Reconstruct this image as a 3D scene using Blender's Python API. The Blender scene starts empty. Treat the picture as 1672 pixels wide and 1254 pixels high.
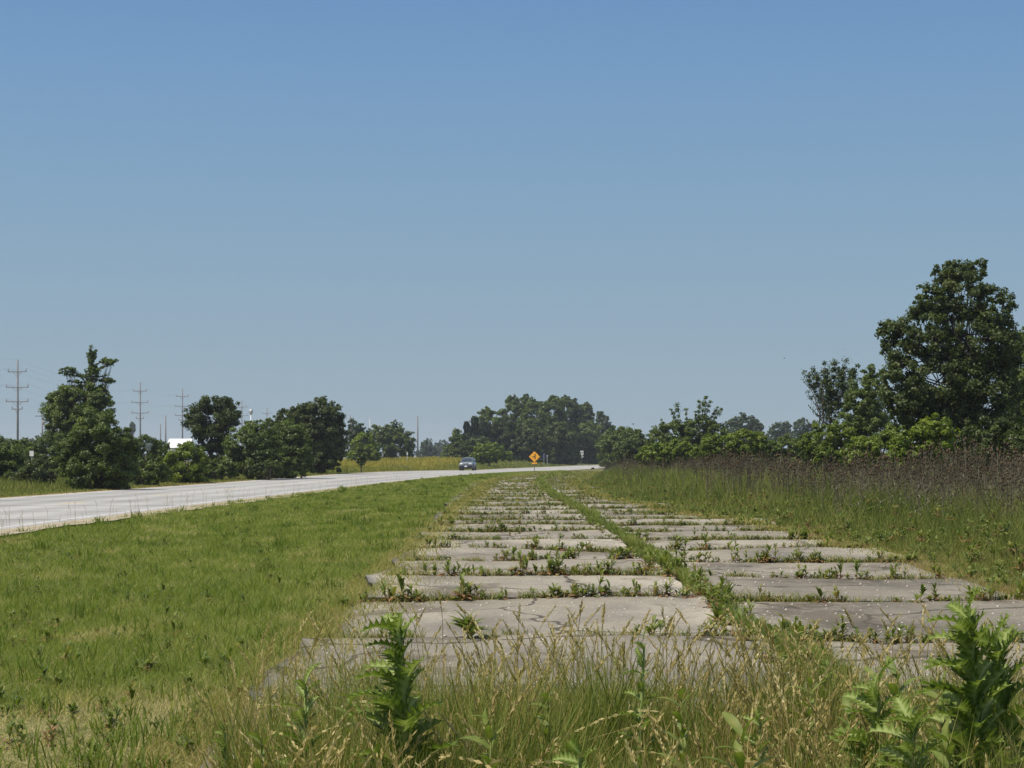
import bpy, math
import numpy as np
from mathutils import Vector, Matrix
R = math.radians
rng = np.random.default_rng(66)
SC = bpy.context.scene
COL = SC.collection

# ------------------------------------------------------------------ camera
F, CX, HY, EH = 3000.0, 836.0, 745.0, 1.5      # focal px, centre px, horizon px, eye height
cam = bpy.data.cameras.new('camera'); camo = bpy.data.objects.new('camera', cam); COL.objects.link(camo)
camo.location = (0, 0, EH); camo.rotation_euler = (R(90), 0, 0)
cam.sensor_width = 36; cam.lens = 36 * F / 1672; cam.shift_y = (HY - 627) / 1672
cam.clip_start = 0.1; cam.clip_end = 30000
SC.camera = camo
# ------------------------------------------------------------------ sky, sun, exposure
SUN_AZ, SUN_EL = R(-118), R(58)
w = bpy.data.worlds.new('World'); SC.world = w; w.use_nodes = True
nt = w.node_tree; nt.nodes.clear()
out = nt.nodes.new('ShaderNodeOutputWorld'); bg = nt.nodes.new('ShaderNodeBackground')
sky = nt.nodes.new('ShaderNodeTexSky'); sky.sky_type = 'NISHITA'; sky.sun_disc = False
sky.sun_elevation = SUN_EL; sky.sun_rotation = SUN_AZ
sky.air_density = 1.0; sky.dust_density = 3.4; sky.ozone_density = 2.2; sky.altitude = 200
tc = nt.nodes.new('ShaderNodeTexCoord'); mp = nt.nodes.new('ShaderNodeMapping')
mp.inputs['Scale'].default_value = (1, 1, 2.2); mp.inputs['Location'].default_value = (0, 0, 0.05)
nt.links.new(tc.outputs['Generated'], mp.inputs['Vector']); nt.links.new(mp.outputs[0], sky.inputs['Vector'])
hs = nt.nodes.new('ShaderNodeHueSaturation'); hs.inputs['Saturation'].default_value = 1.12; hs.inputs['Hue'].default_value = .484
nt.links.new(sky.outputs[0], hs.inputs['Color']); 
sep = nt.nodes.new('ShaderNodeSeparateXYZ'); nt.links.new(tc.outputs['Generated'], sep.inputs[0])
cr_ = nt.nodes.new('ShaderNodeValToRGB'); nt.links.new(sep.outputs['Z'], cr_.inputs[0]); ce_ = cr_.color_ramp.elements
ce_[0].position = 0.0; ce_[0].color = (.392, .50, .57, 1); ce_[1].position = .34; ce_[1].color = (.14, .32, .64, 1)
for p_, c_ in ((.05, (.372, .50, .60)), (.10, (.325, .485, .635)), (.155, (.272, .455, .665)), (.21, (.22, .41, .68)), (.25, (.18, .365, .66))):
    q_ = ce_.new(p_); q_.color = (*c_, 1)
sc_ = nt.nodes.new('ShaderNodeVectorMath'); sc_.operation = 'SCALE'; sc_.inputs['Scale'].default_value = 5.0; nt.links.new(cr_.outputs[0], sc_.inputs[0])
wf = nt.nodes.new('ShaderNodeMapRange'); wf.inputs['From Min'].default_value = .26; wf.inputs['From Max'].default_value = .55; wf.inputs['To Min'].default_value = .92; wf.inputs['To Max'].default_value = 0; nt.links.new(sep.outputs['Z'], wf.inputs['Value'])
sm_ = nt.nodes.new('ShaderNodeMix'); sm_.data_type = 'RGBA'; nt.links.new(wf.outputs[0], sm_.inputs[0]); nt.links.new(hs.outputs[0], sm_.inputs[6]); nt.links.new(sc_.outputs[0], sm_.inputs[7])
nt.links.new(sm_.outputs[2], bg.inputs['Color'])
bg.inputs['Strength'].default_value = 0.13
nt.links.new(bg.outputs[0], out.inputs['Surface'])
sl = bpy.data.lights.new('sun', 'SUN'); sl.energy = 4.3; sl.angle = R(0.5); sl.color = (1, .92, .80)
so = bpy.data.objects.new('sun', sl); COL.objects.link(so)
sd = Vector((math.sin(SUN_AZ) * math.cos(SUN_EL), math.cos(SUN_AZ) * math.cos(SUN_EL), math.sin(SUN_EL)))
so.rotation_euler = sd.to_track_quat('Z', 'Y').to_euler(); so.location = (-30, -20, 60)
SC.view_settings.view_transform = 'Standard'; SC.view_settings.look = 'None'
SC.view_settings.exposure = 0.30; SC.view_settings.gamma = 1.0
SC.render.resolution_x = 1024; SC.render.resolution_y = 768

# ------------------------------------------------------------------ helpers
def smooth(a, b, x):
    t = np.clip((np.asarray(x, float) - a) / (b - a), 0, 1); return t * t * (3 - 2 * t)
_perm = np.random.default_rng(5).random((256, 256))
def vnoise(x, y):
    x = np.asarray(x, float); y = np.asarray(y, float)
    xi = np.floor(x).astype(int); yi = np.floor(y).astype(int); fx = x - xi; fy = y - yi
    fx = fx * fx * (3 - 2 * fx); fy = fy * fy * (3 - 2 * fy)
    g = lambda a, b: _perm[a & 255, b & 255]
    return (g(xi, yi) * (1 - fx) + g(xi + 1, yi) * fx) * (1 - fy) + (g(xi, yi + 1) * (1 - fx) + g(xi + 1, yi + 1) * fx) * fy
def fnoise(x, y):
    return .55 * vnoise(x, y) + .3 * vnoise(x * 2.1 + 9, y * 2.1 + 3) + .15 * vnoise(x * 4.3 + 1, y * 4.3 + 7)

def Xn(d): d = np.asarray(d, float); return -10.9 + .012 * d + .00025 * d * d          # near edge of the new road
RW = 8.4
def Xf(d): d = np.asarray(d, float); return Xn(d) - RW * np.sqrt(1 + (.012 + .0005 * d) ** 2)
_cd = np.array([-20, 35, 60, 75, 90, 105, 115, 126, 138, 155, 175, 215, 250.])
_cx = np.array([2.1, 1.98, 1.66, 1.52, 1.46, 1.55, 1.85, 2.5, 3.2, 4.1, 5.3, 8.1, 11.5])
def Xc(d):
    s = 0
    for o in (-8, -4, 0, 4, 8): s = s + np.interp(np.asarray(d, float) + o, _cd, _cx)
    return s / 5
HW = 3.65
def enl(d): return .12 + .75 * smooth(30, 80, d)
def enr(d): return .35 + 1.9 * smooth(32, 64, d) - .9 * smooth(90, 120, d)
def gz(x, d):
    x = np.asarray(x, float); d = np.asarray(d, float)
    dd = np.clip(d - 110, 0, 150)
    z = -3.3e-5 * dd * dd * (1 - smooth(105, 150, dd) * .42)
    t = np.clip((Xn(np.clip(d, -50, 440)) - x) / 8.2, 0, 1)
    z = z + .18 * smooth(90, 165, d) * t
    z = z + .75 * smooth(170, 330, d) * smooth(9, 24, Xn(np.clip(d, -50, 440)) - x)
    # shallow swale between the two carriageways
    m = (x > Xn(np.clip(d, -50, 440))) & (x < Xc(d) - HW)
    u = np.clip((x - Xn(np.clip(d, -50, 440))) / np.maximum(Xc(d) - HW - Xn(np.clip(d, -50, 440)), .1), 0, 1)
    z = z - np.where(m, .14 * np.sin(u * math.pi) ** 2, 0) * (1 - smooth(70, 120, d))
    return z
def at(px, py, d): return Vector(((px - CX) * d / F, d, EH - (py - HY) * d / F))
def inview(x, d, m=2.5): return np.abs(x) < .2787 * d + m

def mesh_np(name, verts, quads=None, tris=None, mats=(), tint=None, midx=None, smoothf=False):
    me = bpy.data.meshes.new(name)
    verts = np.ascontiguousarray(verts, dtype=np.float32)
    nq = 0 if quads is None else len(quads); ntr = 0 if tris is None else len(tris)
    me.vertices.add(len(verts)); me.vertices.foreach_set('co', verts.ravel())
    li = []
    if nq: li.append(np.asarray(quads, np.int32).ravel())
    if ntr: li.append(np.asarray(tris, np.int32).ravel())
    li = np.concatenate(li); me.loops.add(len(li)); me.loops.foreach_set('vertex_index', li)
    me.polygons.add(nq + ntr)
    st = np.concatenate([np.arange(nq) * 4, nq * 4 + np.arange(ntr) * 3]).astype(np.int32)
    me.polygons.foreach_set('loop_start', st)
    if midx is not None: me.polygons.foreach_set('material_index', np.asarray(midx, np.int32))
    if smoothf: me.polygons.foreach_set('use_smooth', np.ones(nq + ntr, bool))
    for m in mats: me.materials.append(m)
    if tint is not None:
        a = me.attributes.new('tint', 'FLOAT', 'POINT'); a.data.foreach_set('value', np.asarray(tint, np.float32))
    me.update(calc_edges=True); me.validate()
    return me
def link(name, me, parent=None, loc=None, rot=None, scale=None):
    o = bpy.data.objects.new(name, me); COL.objects.link(o)
    if parent: o.parent = parent
    if loc is not None: o.location = loc
    if rot is not None: o.rotation_euler = rot
    if scale is not None: o.scale = (scale,) * 3 if not hasattr(scale, '__len__') else scale
    return o
def tag(o, label=None, cat=None, group=None, kind=None):
    if label: o['label'] = label
    if cat: o['category'] = cat
    if group: o['group'] = group
    if kind: o['kind'] = kind
    return o
def empty(name, loc, label, cat, group=None, rotz=0):
    o = bpy.data.objects.new(name, None); COL.objects.link(o); o.location = loc; o.rotation_euler = (0, 0, rotz)
    o.empty_display_size = .3
    return tag(o, label, cat, group)

class MB:      # small collector for hand-made meshes
    def __init__(s): s.v = []; s.f = []; s.t = []; s.m = []
    def add(s, vs, fs, tint=.5, mi=0):
        b = len(s.v); s.v += [tuple(v) for v in vs]; s.f += [tuple(i + b for i in f) for f in fs]
        s.t += [tint] * len(vs); s.m += [mi] * len(fs)
    def box(s, c, h, rz=0, tint=.5, mi=0, bev=0):
        M = Matrix.Rotation(rz, 3, 'Z'); c = Vector(c)
        vs = [c + M @ Vector((sx * h[0], sy * h[1], sz * h[2])) for sz in (-1, 1) for sy in (-1, 1) for sx in (-1, 1)]
        s.add(vs, [(0, 2, 3, 1), (4, 5, 7, 6), (0, 1, 5, 4), (2, 6, 7, 3), (0, 4, 6, 2), (1, 3, 7, 5)], tint, mi)
    def tube(s, pts, rad, n=6, tint=.5, mi=0, cap=True):
        pts = [Vector(p) for p in pts]; vs = []
        up = Vector((0, 0, 1))
        for i, p in enumerate(pts):
            t = (pts[min(i + 1, len(pts) - 1)] - pts[max(i - 1, 0)]).normalized()
            a = t.cross(up if abs(t.z) < .95 else Vector((1, 0, 0))).normalized(); b = t.cross(a)
            r = rad[i] if hasattr(rad, '__len__') else rad
            for k in range(n):
                q = 2 * math.pi * k / n; vs.append(p + (a * math.cos(q) + b * math.sin(q)) * r)
        fs = []
        for i in range(len(pts) - 1):
            for k in range(n):
                fs.append((i * n + k, i * n + (k + 1) % n, (i + 1) * n + (k + 1) % n, (i + 1) * n + k))
        if cap: fs += [tuple(range(n))[::-1], tuple(range((len(pts) - 1) * n, len(pts) * n))]
        s.add(vs, fs, tint, mi)
    def prism(s, poly, y0, y1, tint=.5, mi=0):     # poly in x,z extruded along y
        n = len(poly); vs = [(x, y0, z) for x, z in poly] + [(x, y1, z) for x, z in poly]
        fs = [tuple(range(n)), tuple(range(n, 2 * n))[::-1]] + [(i, i + n, (i + 1) % n + n, (i + 1) % n) for i in range(n)]
        s.add(vs, fs, tint, mi)
    def mesh(s, name, mats, smoothf=False):
        me = bpy.data.meshes.new(name); me.from_pydata(s.v, [], s.f)
        for m in (mats if isinstance(mats, (list, tuple)) else [mats]): me.materials.append(m)
        me.polygons.foreach_set('material_index', s.m)
        if smoothf: me.polygons.foreach_set('use_smooth', [True] * len(s.f))
        a = me.attributes.new('tint', 'FLOAT', 'POINT'); a.data.foreach_set('value', s.t)
        import bmesh
        bm = bmesh.new(); bm.from_mesh(me); bmesh.ops.recalc_face_normals(bm, faces=bm.faces); bm.to_mesh(me); bm.free()
        me.update(); return me
    def build(s, name, mats, parent=None, smoothf=False): return link(name, s.mesh(name, mats, smoothf), parent)

# ------------------------------------------------------------------ materials
def newmat(name):
    m = bpy.data.materials.new(name); m.use_nodes = True; n = m.node_tree; n.nodes.clear()
    return m, n, n.nodes.new('ShaderNodeOutputMaterial')
def ramp(n, stops, src):
    r = n.nodes.new('ShaderNodeValToRGB'); e = r.color_ramp.elements
    while len(e) > 1: e.remove(e[0])
    e[0].position = stops[0][0]; e[0].color = (*stops[0][1], 1)
    for p, c in stops[1:]: q = e.new(p); q.color = (*c, 1)
    if src: n.links.new(src, r.inputs[0])
    return r
def foliage(name, stops, rough=.55, trans=.25, spec=.3, tcol=1.25):
    m, n, o = newmat(name)
    at_ = n.nodes.new('ShaderNodeAttribute'); at_.attribute_name = 'tint'
    oi = n.nodes.new('ShaderNodeObjectInfo')
    ad = n.nodes.new('ShaderNodeMath'); ad.operation = 'MULTIPLY_ADD'; ad.inputs[1].default_value = .16; ad.inputs[2].default_value = -.08
    n.links.new(oi.outputs['Random'], ad.inputs[0])
    a2 = n.nodes.new('ShaderNodeMath'); a2.operation = 'ADD'; n.links.new(at_.outputs['Fac'], a2.inputs[0]); n.links.new(ad.outputs[0], a2.inputs[1])
    r = ramp(n, stops, a2.outputs[0])
    p = n.nodes.new('ShaderNodeBsdfPrincipled'); n.links.new(r.outputs[0], p.inputs['Base Color'])
    p.inputs['Roughness'].default_value = rough; p.inputs['Specular IOR Level'].default_value = spec
    if trans > 0:
        t = n.nodes.new('ShaderNodeBsdfTranslucent')
        mu = n.nodes.new('ShaderNodeMix'); mu.data_type = 'RGBA'; mu.blend_type = 'MULTIPLY'; mu.inputs[0].default_value = 1
        n.links.new(r.outputs[0], mu.inputs[6]); mu.inputs[7].default_value = (tcol * 1.05, tcol * 1.15, tcol * .6, 1)
        n.links.new(mu.outputs[2], t.inputs['Color'])
        mx = n.nodes.new('ShaderNodeMixShader'); mx.inputs[0].default_value = trans
        n.links.new(p.outputs[0], mx.inputs[1]); n.links.new(t.outputs[0], mx.inputs[2]); n.links.new(mx.outputs[0], o.inputs[0])
    else: n.links.new(p.outputs[0], o.inputs[0])
    return m
def solid(name, c, rough=.6, metal=0, noise=.12, scale=8, spec=.5):
    m, n, o = newmat(name)
    p = n.nodes.new('ShaderNodeBsdfPrincipled'); p.inputs['Roughness'].default_value = rough; p.inputs['Metallic'].default_value = metal
    p.inputs['Specular IOR Level'].default_value = spec
    t = n.nodes.new('ShaderNodeTexCoord'); nz = n.nodes.new('ShaderNodeTexNoise'); nz.inputs['Scale'].default_value = scale; nz.inputs['Detail'].default_value = 4
    n.links.new(t.outputs['Object'], nz.inputs['Vector'])
    r = ramp(n, [(.3, tuple(x * (1 - noise) for x in c)), (.7, tuple(min(1, x * (1 + noise)) for x in c))], nz.outputs['Fac'])
    n.links.new(r.outputs[0], p.inputs['Base Color']); n.links.new(p.outputs[0], o.inputs[0])
    return m
def noise_node(n, scale, detail=4, vec=None, rough=.55, sc=None):
    t = n.nodes.new('ShaderNodeTexCoord'); nz = n.nodes.new('ShaderNodeTexNoise')
    nz.inputs['Scale'].default_value = scale; nz.inputs['Detail'].default_value = detail; nz.inputs['Roughness'].default_value = rough
    if sc:
        m = n.nodes.new('ShaderNodeMapping'); m.inputs['Scale'].default_value = sc
        n.links.new(t.outputs['Object'], m.inputs[0]); n.links.new(m.outputs[0], nz.inputs['Vector'])
    else: n.links.new(t.outputs['Object'], nz.inputs['Vector'])
    return nz.outputs['Fac']
def mixc(n, fac, a, b, mode='MIX'):
    m = n.nodes.new('ShaderNodeMix'); m.data_type = 'RGBA'; m.blend_type = mode
    for i, v in ((0, fac), (6, a), (7, b)):
        if isinstance(v, (int, float)): m.inputs[i].default_value = v
        elif isinstance(v, tuple): m.inputs[i].default_value = (*v, 1)
        else: n.links.new(v, m.inputs[i])
    return m.outputs[2]

G1, G2, G3, ST = (.035, .065, .012), (.075, .12, .022), (.14, .18, .04), (.36, .29, .14)
M_lawn = foliage('lawn_grass', [(0, (.07, .105, .014)), (.35, (.15, .20, .03)), (.62, (.235, .25, .06)), (.8, (.34, .30, .13)), (1, (.50, .42, .22))], .6, .42, .2)
M_tall = foliage('tall_grass', [(0, (.06, .09, .012)), (.4, (.14, .18, .028)), (.7, (.23, .23, .055)), (.86, (.31, .235, .08)), (1, (.40, .28, .12))], .6, .3)
M_rank = foliage('rank_weeds', [(0, (.055, .08, .014)), (.4, (.14, .175, .035)), (.68, (.24, .235, .07)), (.86, (.30, .23, .10)), (1, (.30, .20, .10))], .7, .3, .15)
M_seed = foliage('seed_head', [(0, (.15, .14, .04)), (.45, (.33, .26, .09)), (.8, (.48, .40, .18)), (1, (.64, .55, .32))], .7, .25)
M_weed = foliage('weed_leaf', [(0, (.06, .09, .016)), (.42, (.13, .175, .03)), (.7, (.21, .22, .05)), (.84, (.27, .17, .07)), (1, (.24, .11, .06))], .55, .32)
M_thist = foliage('thistle_leaf', [(0, (.035, .062, .010)), (.5, (.07, .11, .018)), (.8, (.15, .20, .04)), (1, (.28, .33, .12))], .7, .28, .12)
M_yel = foliage('yellow_verge', [(0, (.10, .12, .02)), (.4, (.22, .21, .03)), (.7, (.36, .31, .04)), (1, (.40, .27, .10))], .7, .3)
M_teas = foliage('teasel_stem', [(0, (.05, .045, .025)), (.5, (.085, .075, .045)), (1, (.17, .15, .10))], .8, 0)
M_thead = foliage('teasel_head', [(0, (.03, .021, .011)), (.5, (.058, .040, .021)), (1, (.12, .08, .04))], .9, 0)
M_bark = foliage('bark', [(0, (.035, .03, .022)), (.5, (.07, .058, .045)), (1, (.13, .11, .09))], .9, 0)
def leafmat(name, c0, c1, c2, rough=.5, trans=.32, spec=.35): return foliage(name, [(0, c0), (.5, c1), (1, c2)], rough, trans, spec)
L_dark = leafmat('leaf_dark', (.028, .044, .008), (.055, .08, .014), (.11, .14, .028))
L_mid = leafmat('leaf_mid', (.045, .07, .011), (.09, .13, .02), (.16, .20, .035))
L_bright = leafmat('leaf_bright', (.068, .105, .009), (.135, .185, .015), (.22, .265, .03))
L_cot = leafmat('leaf_cottonwood', (.032, .05, .011), (.062, .09, .02), (.13, .155, .05), rough=.5, spec=.3)
L_cedar = leafmat('leaf_cedar', (.012, .022, .008), (.02, .035, .012), (.035, .055, .018), rough=.8, trans=.05)
L_hazy = leafmat('leaf_hazy_greygreen', (.035, .055, .022), (.065, .095, .038), (.11, .145, .065))  # paler, bluer greens: distance haze is put into the leaf colour

# ground
M_ground, n, o = newmat('ground')
p = n.nodes.new('ShaderNodeBsdfPrincipled'); p.inputs['Roughness'].default_value = .95; p.inputs['Specular IOR Level'].default_value = .1
c1 = ramp(n, [(.3, (.07, .09, .02)), (.5, (.12, .13, .035)), (.72, (.20, .18, .07))], noise_node(n, .35, 6)).outputs[0]
c2 = ramp(n, [(.35, (.04, .045, .018)), (.6, (.22, .19, .10))], noise_node(n, 9, 6, rough=.7)).outputs[0]
n.links.new(mixc(n, .45, c1, c2), p.inputs['Base Color'])
bp = n.nodes.new('ShaderNodeBump'); bp.inputs['Strength'].default_value = .6; bp.inputs['Distance'].default_value = .05
n.links.new(noise_node(n, 14, 5), bp.inputs['Height']); n.links.new(bp.outputs[0], p.inputs['Normal'])
n.links.new(p.outputs[0], o.inputs[0])
# old concrete
M_conc, n, o = newmat('old_concrete')
p = n.nodes.new('ShaderNodeBsdfPrincipled'); p.inputs['Roughness'].default_value = .92; p.inputs['Specular IOR Level'].default_value = .2
ta = n.nodes.new('ShaderNodeAttribute'); ta.attribute_name = 'tint'
base = ramp(n, [(0, (.14, .126, .10)), (.5, (.255, .23, .185)), (1, (.42, .385, .315))], ta.outputs['Fac']).outputs[0]
big = ramp(n, [(.32, (.60, .60, .61)), (.5, (.92, .92, .91)), (.7, (1.18, 1.17, 1.14))], noise_node(n, .9, 5, sc=(1, .6, 1))).outputs[0]
base = mixc(n, 1.0, base, big, 'MULTIPLY')
fine = ramp(n, [(.35, (.72, .71, .69)), (.5, (1, 1, 1)), (.66, (1.22, 1.2, 1.15))], noise_node(n, 28, 4, rough=.8)).outputs[0]
base = mixc(n, .8, base, fine, 'MULTIPLY')
vo = n.nodes.new('ShaderNodeTexVoronoi'); vo.inputs['Scale'].default_value = 16; tcx = n.nodes.new('ShaderNodeTexCoord'); n.links.new(tcx.outputs['Object'], vo.inputs['Vector'])
sp = ramp(n, [(0, (1, 1, 1)), (.11, (1, 1, 1)), (.16, (0, 0, 0))], vo.outputs['Distance']).outputs[0]
gate = ramp(n, [(.5, (0, 0, 0)), (.62, (1, 1, 1))], noise_node(n, .8, 3)).outputs[0]
spg = mixc(n, 1.0, sp, gate, 'MULTIPLY')
base = mixc(n, spg, base, (.50, .47, .40))
st_ = ramp(n, [(.40, (.54, .51, .47)), (.47, (1, 1, 1)), (.58, (1, 1, 1)), (.68, (1.2, 1.19, 1.15))], noise_node(n, .55, 8, rough=.7, sc=(1, .8, 1))).outputs[0]
base = mixc(n, .85, base, st_, 'MULTIPLY')
vc = n.nodes.new('ShaderNodeTexVoronoi'); vc.feature = 'DISTANCE_TO_EDGE'; vc.inputs['Scale'].default_value = .33
wn = n.nodes.new('ShaderNodeTexNoise'); wn.inputs['Scale'].default_value = 1.4; wn.inputs['Detail'].default_value = 6; n.links.new(tcx.outputs['Object'], wn.inputs['Vector'])
va = n.nodes.new('ShaderNodeVectorMath'); va.operation = 'MULTIPLY_ADD'; va.inputs[1].default_value = (.9, .9, 0)
n.links.new(wn.outputs['Color'], va.inputs[0]); n.links.new(tcx.outputs['Object'], va.inputs[2]); n.links.new(va.outputs[0], vc.inputs['Vector'])
ck = ramp(n, [(0, (1, 1, 1)), (.006, (1, 1, 1)), (.012, (0, 0, 0))], vc.outputs['Distance']).outputs[0]
base = mixc(n, ck, base, (.07, .06, .045))
n.links.new(base, p.inputs['Base Color'])
bp = n.nodes.new('ShaderNodeBump'); bp.inputs['Strength'].default_value = .5; bp.inputs['Distance'].default_value = .01
n.links.new(noise_node(n, 40, 4), bp.inputs['Height']); n.links.new(bp.outputs[0], p.inputs['Normal'])
n.links.new(p.outputs[0], o.inputs[0])
# new road
M_road, n, o = newmat('new_road')
p = n.nodes.new('ShaderNodeBsdfPrincipled'); p.inputs['Roughness'].default_value = .85; p.inputs['Specular IOR Level'].default_value = .25
ta = n.nodes.new('ShaderNodeAttribute'); ta.attribute_name = 'tint'
base = ramp(n, [(0, (.25, .245, .228)), (1, (.385, .378, .352))], ta.outputs['Fac']).outputs[0]
b2 = ramp(n, [(.3, (.88, .88, .88)), (.7, (1.08, 1.07, 1.06))], noise_node(n, .4, 5)).outputs[0]
b3 = ramp(n, [(.3, (.9, .9, .9)), (.7, (1.08, 1.08, 1.08))], noise_node(n, 25, 3)).outputs[0]
wv_ = n.nodes.new('ShaderNodeTexWave'); wv_.bands_direction = 'Y'; wv_.inputs['Scale'].default_value = .0524; wv_.inputs['Distortion'].default_value = .08; tcr = n.nodes.new('ShaderNodeTexCoord'); n.links.new(tcr.outputs['Object'], wv_.inputs['Vector'])
jt_ = ramp(n, [(0, (.5, .49, .46)), (.004, (.5, .49, .46)), (.008, (1, 1, 1))], wv_.outputs['Fac']).outputs[0]
b3 = mixc(n, 1.0, b3, jt_, 'MULTIPLY')
n.links.new(mixc(n, 1.0, mixc(n, 1.0, base, b2, 'MULTIPLY'), b3, 'MULTIPLY'), p.inputs['Base Color']); n.links.new(p.outputs[0], o.inputs[0])
M_white = solid('white_paint', (.56, .55, .53), .6, noise=.2, scale=3)
M_yellowline = solid('yellow_paint', (.55, .40, .16), .7, noise=.15, scale=3)
M_gravel = solid('shoulder_gravel', (.34, .29, .21), .95, noise=.4, scale=12, spec=.1)
M_galv = solid('galvanised_steel', (.42, .43, .43), .5, .5)
M_pole = solid('weathered_pole', (.17, .16, .16), .85, noise=.2, scale=1.5)
M_insul = solid('porcelain', (.20, .17, .16), .3)
M_wire = solid('wire', (.16, .17, .18), .5, .3)

# ------------------------------------------------------------------ terrain
ys = np.concatenate([np.linspace(-40, 0, 9)[:-1], np.linspace(0, 60, 121)[:-1], np.linspace(60, 330, 181)[:-1], np.geomspace(330, 9000, 40)])
us = np.concatenate([-np.geomspace(4500, 61, 26), np.linspace(-60, 60, 241), np.geomspace(61, 4500, 26)])
X, Y = np.meshgrid(us, ys); Xs = X + np.where(np.abs(X) <= 60, 1, 0) * 0
Z = gz(X, Y) - .012
Z -= .09 * ((np.abs(X - Xc(Y)) < HW + .15) & (Y < 214) & (Y > 5))      # bed of the old slabs
nx, ny = len(us), len(ys); idx = np.arange(nx * ny).reshape(ny, nx)
q = np.stack([idx[:-1, :-1], idx[:-1, 1:], idx[1:, 1:], idx[1:, :-1]], -1).reshape(-1, 4)
tag(link('ground', mesh_np('ground', np.stack([X, Y, Z], -1).reshape(-1, 3), q, mats=[M_ground], smoothf=True)), kind='structure')

def ribbon(name, ds, fa, fb, dz, mats, nxs=2, tintf=None, breaks=None):
    V, Q, T = [], [], []; b = 0
    segs = breaks or [(ds[0], ds[-1])]
    for s0, s1 in segs:
        dd = np.array([s0] + [x for x in ds if s0 < x < s1] + [s1])
        t = np.linspace(0, 1, nxs)[None, :]; D = dd[:, None] + 0 * t
        Xx = fa(dd)[:, None] * (1 - t) + fb(dd)[:, None] * t
        Zz = gz(Xx, D) + dz
        V.append(np.stack([Xx, D, Zz], -1).reshape(-1, 3))
        T.append((tintf(Xx, D, t) if tintf else 0 * D + .5).reshape(-1))
        i = np.arange(len(dd) * nxs).reshape(len(dd), nxs) + b
        Q.append(np.stack([i[:-1, :-1], i[:-1, 1:], i[1:, 1:], i[1:, :-1]], -1).reshape(-1, 4)); b += len(dd) * nxs
    me = mesh_np(name, np.concatenate(V), np.concatenate(Q), mats=mats, tint=np.concatenate(T), smoothf=True)
    return tag(link(name, me), kind='structure')
ds = np.linspace(-30, 440, 471)
def road_tint(x, d, t): return .55 - .35 * np.exp(-((np.mod(d, 12.0) - 6) / .45) ** 2) * 0 + .30 * np.cos(t * 8 * math.pi) + .12 * np.cos(t * 4 * math.pi) + .5 * (vnoise(d * .22, t * 3 + d * 0) - .5)
ribbon('road', ds, Xf, Xn, .05, [M_road], 25, road_tint)
ribbon('gravel_shoulder', ds, lambda d: Xn(d) - .02, lambda d: Xn(d) + .55 + .45 * vnoise(d * 1.3, 2), .047, [M_gravel], 4)
ribbon('far_gravel_shoulder', ds, lambda d: Xf(d) - .35 - .3 * vnoise(d * 1.3, 5), lambda d: Xf(d) + .02, .047, [M_gravel], 3)
ribbon('road_edge_line', ds, lambda d: Xn(d) - .32, lambda d: Xn(d) - .23, .054, [M_white])
ribbon('far_road_edge_line', ds, lambda d: Xf(d) + .22, lambda d: Xf(d) + .34, .054, [M_white])
mid = lambda d: (Xn(d) + Xf(d)) / 2
ribbon('centre_line', ds, lambda d: mid(d) - .06, lambda d: mid(d) + .06, .054, [M_yellowline], breaks=[(a, a + 3.05) for a in np.arange(-30, 430, 12.2)])

# ------------------------------------------------------------------ old slabs
joints = [3.6, 7.3, 10.9, 14.5, 18.6, 21.8, 25.0, 28.3, 32.1] + [32.1 + 3.24 * k for k in range(1, 60)]
joints = [j for j in joints if j < 212]
def slab_z(x, d):
    k = np.searchsorted(joints, d); j0 = np.take(joints, np.clip(k - 1, 0, len(joints) - 1)); j1 = np.take(joints, np.clip(k, 0, len(joints) - 1))
    t = np.clip((d - j0) / np.maximum(j1 - j0, .1), 0, 1)
    lane = (x > Xc(d)) * 1
    hump = .035 * t ** 3 + .008 * (1 - t) ** 4 - .012
    tiltr = .14 * (fnoise(x * .35 + k * .9, k * .71 + lane * 3.3) - .5)
    return gz(x, d) + .045 + hump + tiltr
V, Q, T = [], [], []; b = 0; r2 = np.random.default_rng(3)
for k in range(len(joints) - 1):
    j0, j1 = joints[k], joints[k + 1]
    for lane in (0, 1):
        nxs, nys = 20, 8
        g0, g1 = j0 + .03, j1 - .03
        t = np.linspace(0, 1, nxs)
        yy = np.linspace(g0, g1, nys)
        w0 = .10 if lane else -.10
        D = yy[:, None] + 0 * t[None, :]
        # ragged joints and outer edges
        jag = .05 * (fnoise(t * 9 + k * 3, k * 1.7 + lane) - .5)
        D[0] += jag + .02; D[-1] += .05 * (fnoise(t * 9 + (k + 1) * 3, (k + 1) * 1.7 + lane) - .5) - .02
        a = Xc(D[:, :1]) + w0 + .10 * (fnoise(D[:, :1] * 1.5, 7 + lane) - .5)
        e = Xc(D[:, :1]) + (HW if lane else -HW) + .55 * (fnoise(D[:, :1] * .9 + 20, 3 + lane * 5) - .5)
        Xx = a * (1 - t) + e * t
        Zz = slab_z(Xx, np.clip(D, j0 + .03, j1 - .03))
        tn = .45 + .4 * (r2.random() - .5) - (.10 if lane else 0) + .35 * (fnoise(Xx * .8 + k, D * .8) - .5) + .25 * (np.abs(t - .5) * 2) ** 3
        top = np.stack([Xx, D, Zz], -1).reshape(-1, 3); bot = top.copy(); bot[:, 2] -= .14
        i = np.arange(nxs * nys).reshape(nys, nxs) + b; n0 = nxs * nys
        Q.append(np.stack([i[:-1, :-1], i[:-1, 1:], i[1:, 1:], i[1:, :-1]], -1).reshape(-1, 4))
        ring = np.concatenate([i[0, :], i[1:, -1], i[-1, -2::-1], i[-2:0:-1, 0]]); rn = np.roll(ring, -1)
        Q.append(np.stack([ring, rn, rn + n0, ring + n0], -1))
        V += [top, bot]; T += [tn.reshape(-1), tn.reshape(-1) * .6]; b += 2 * n0
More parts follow.
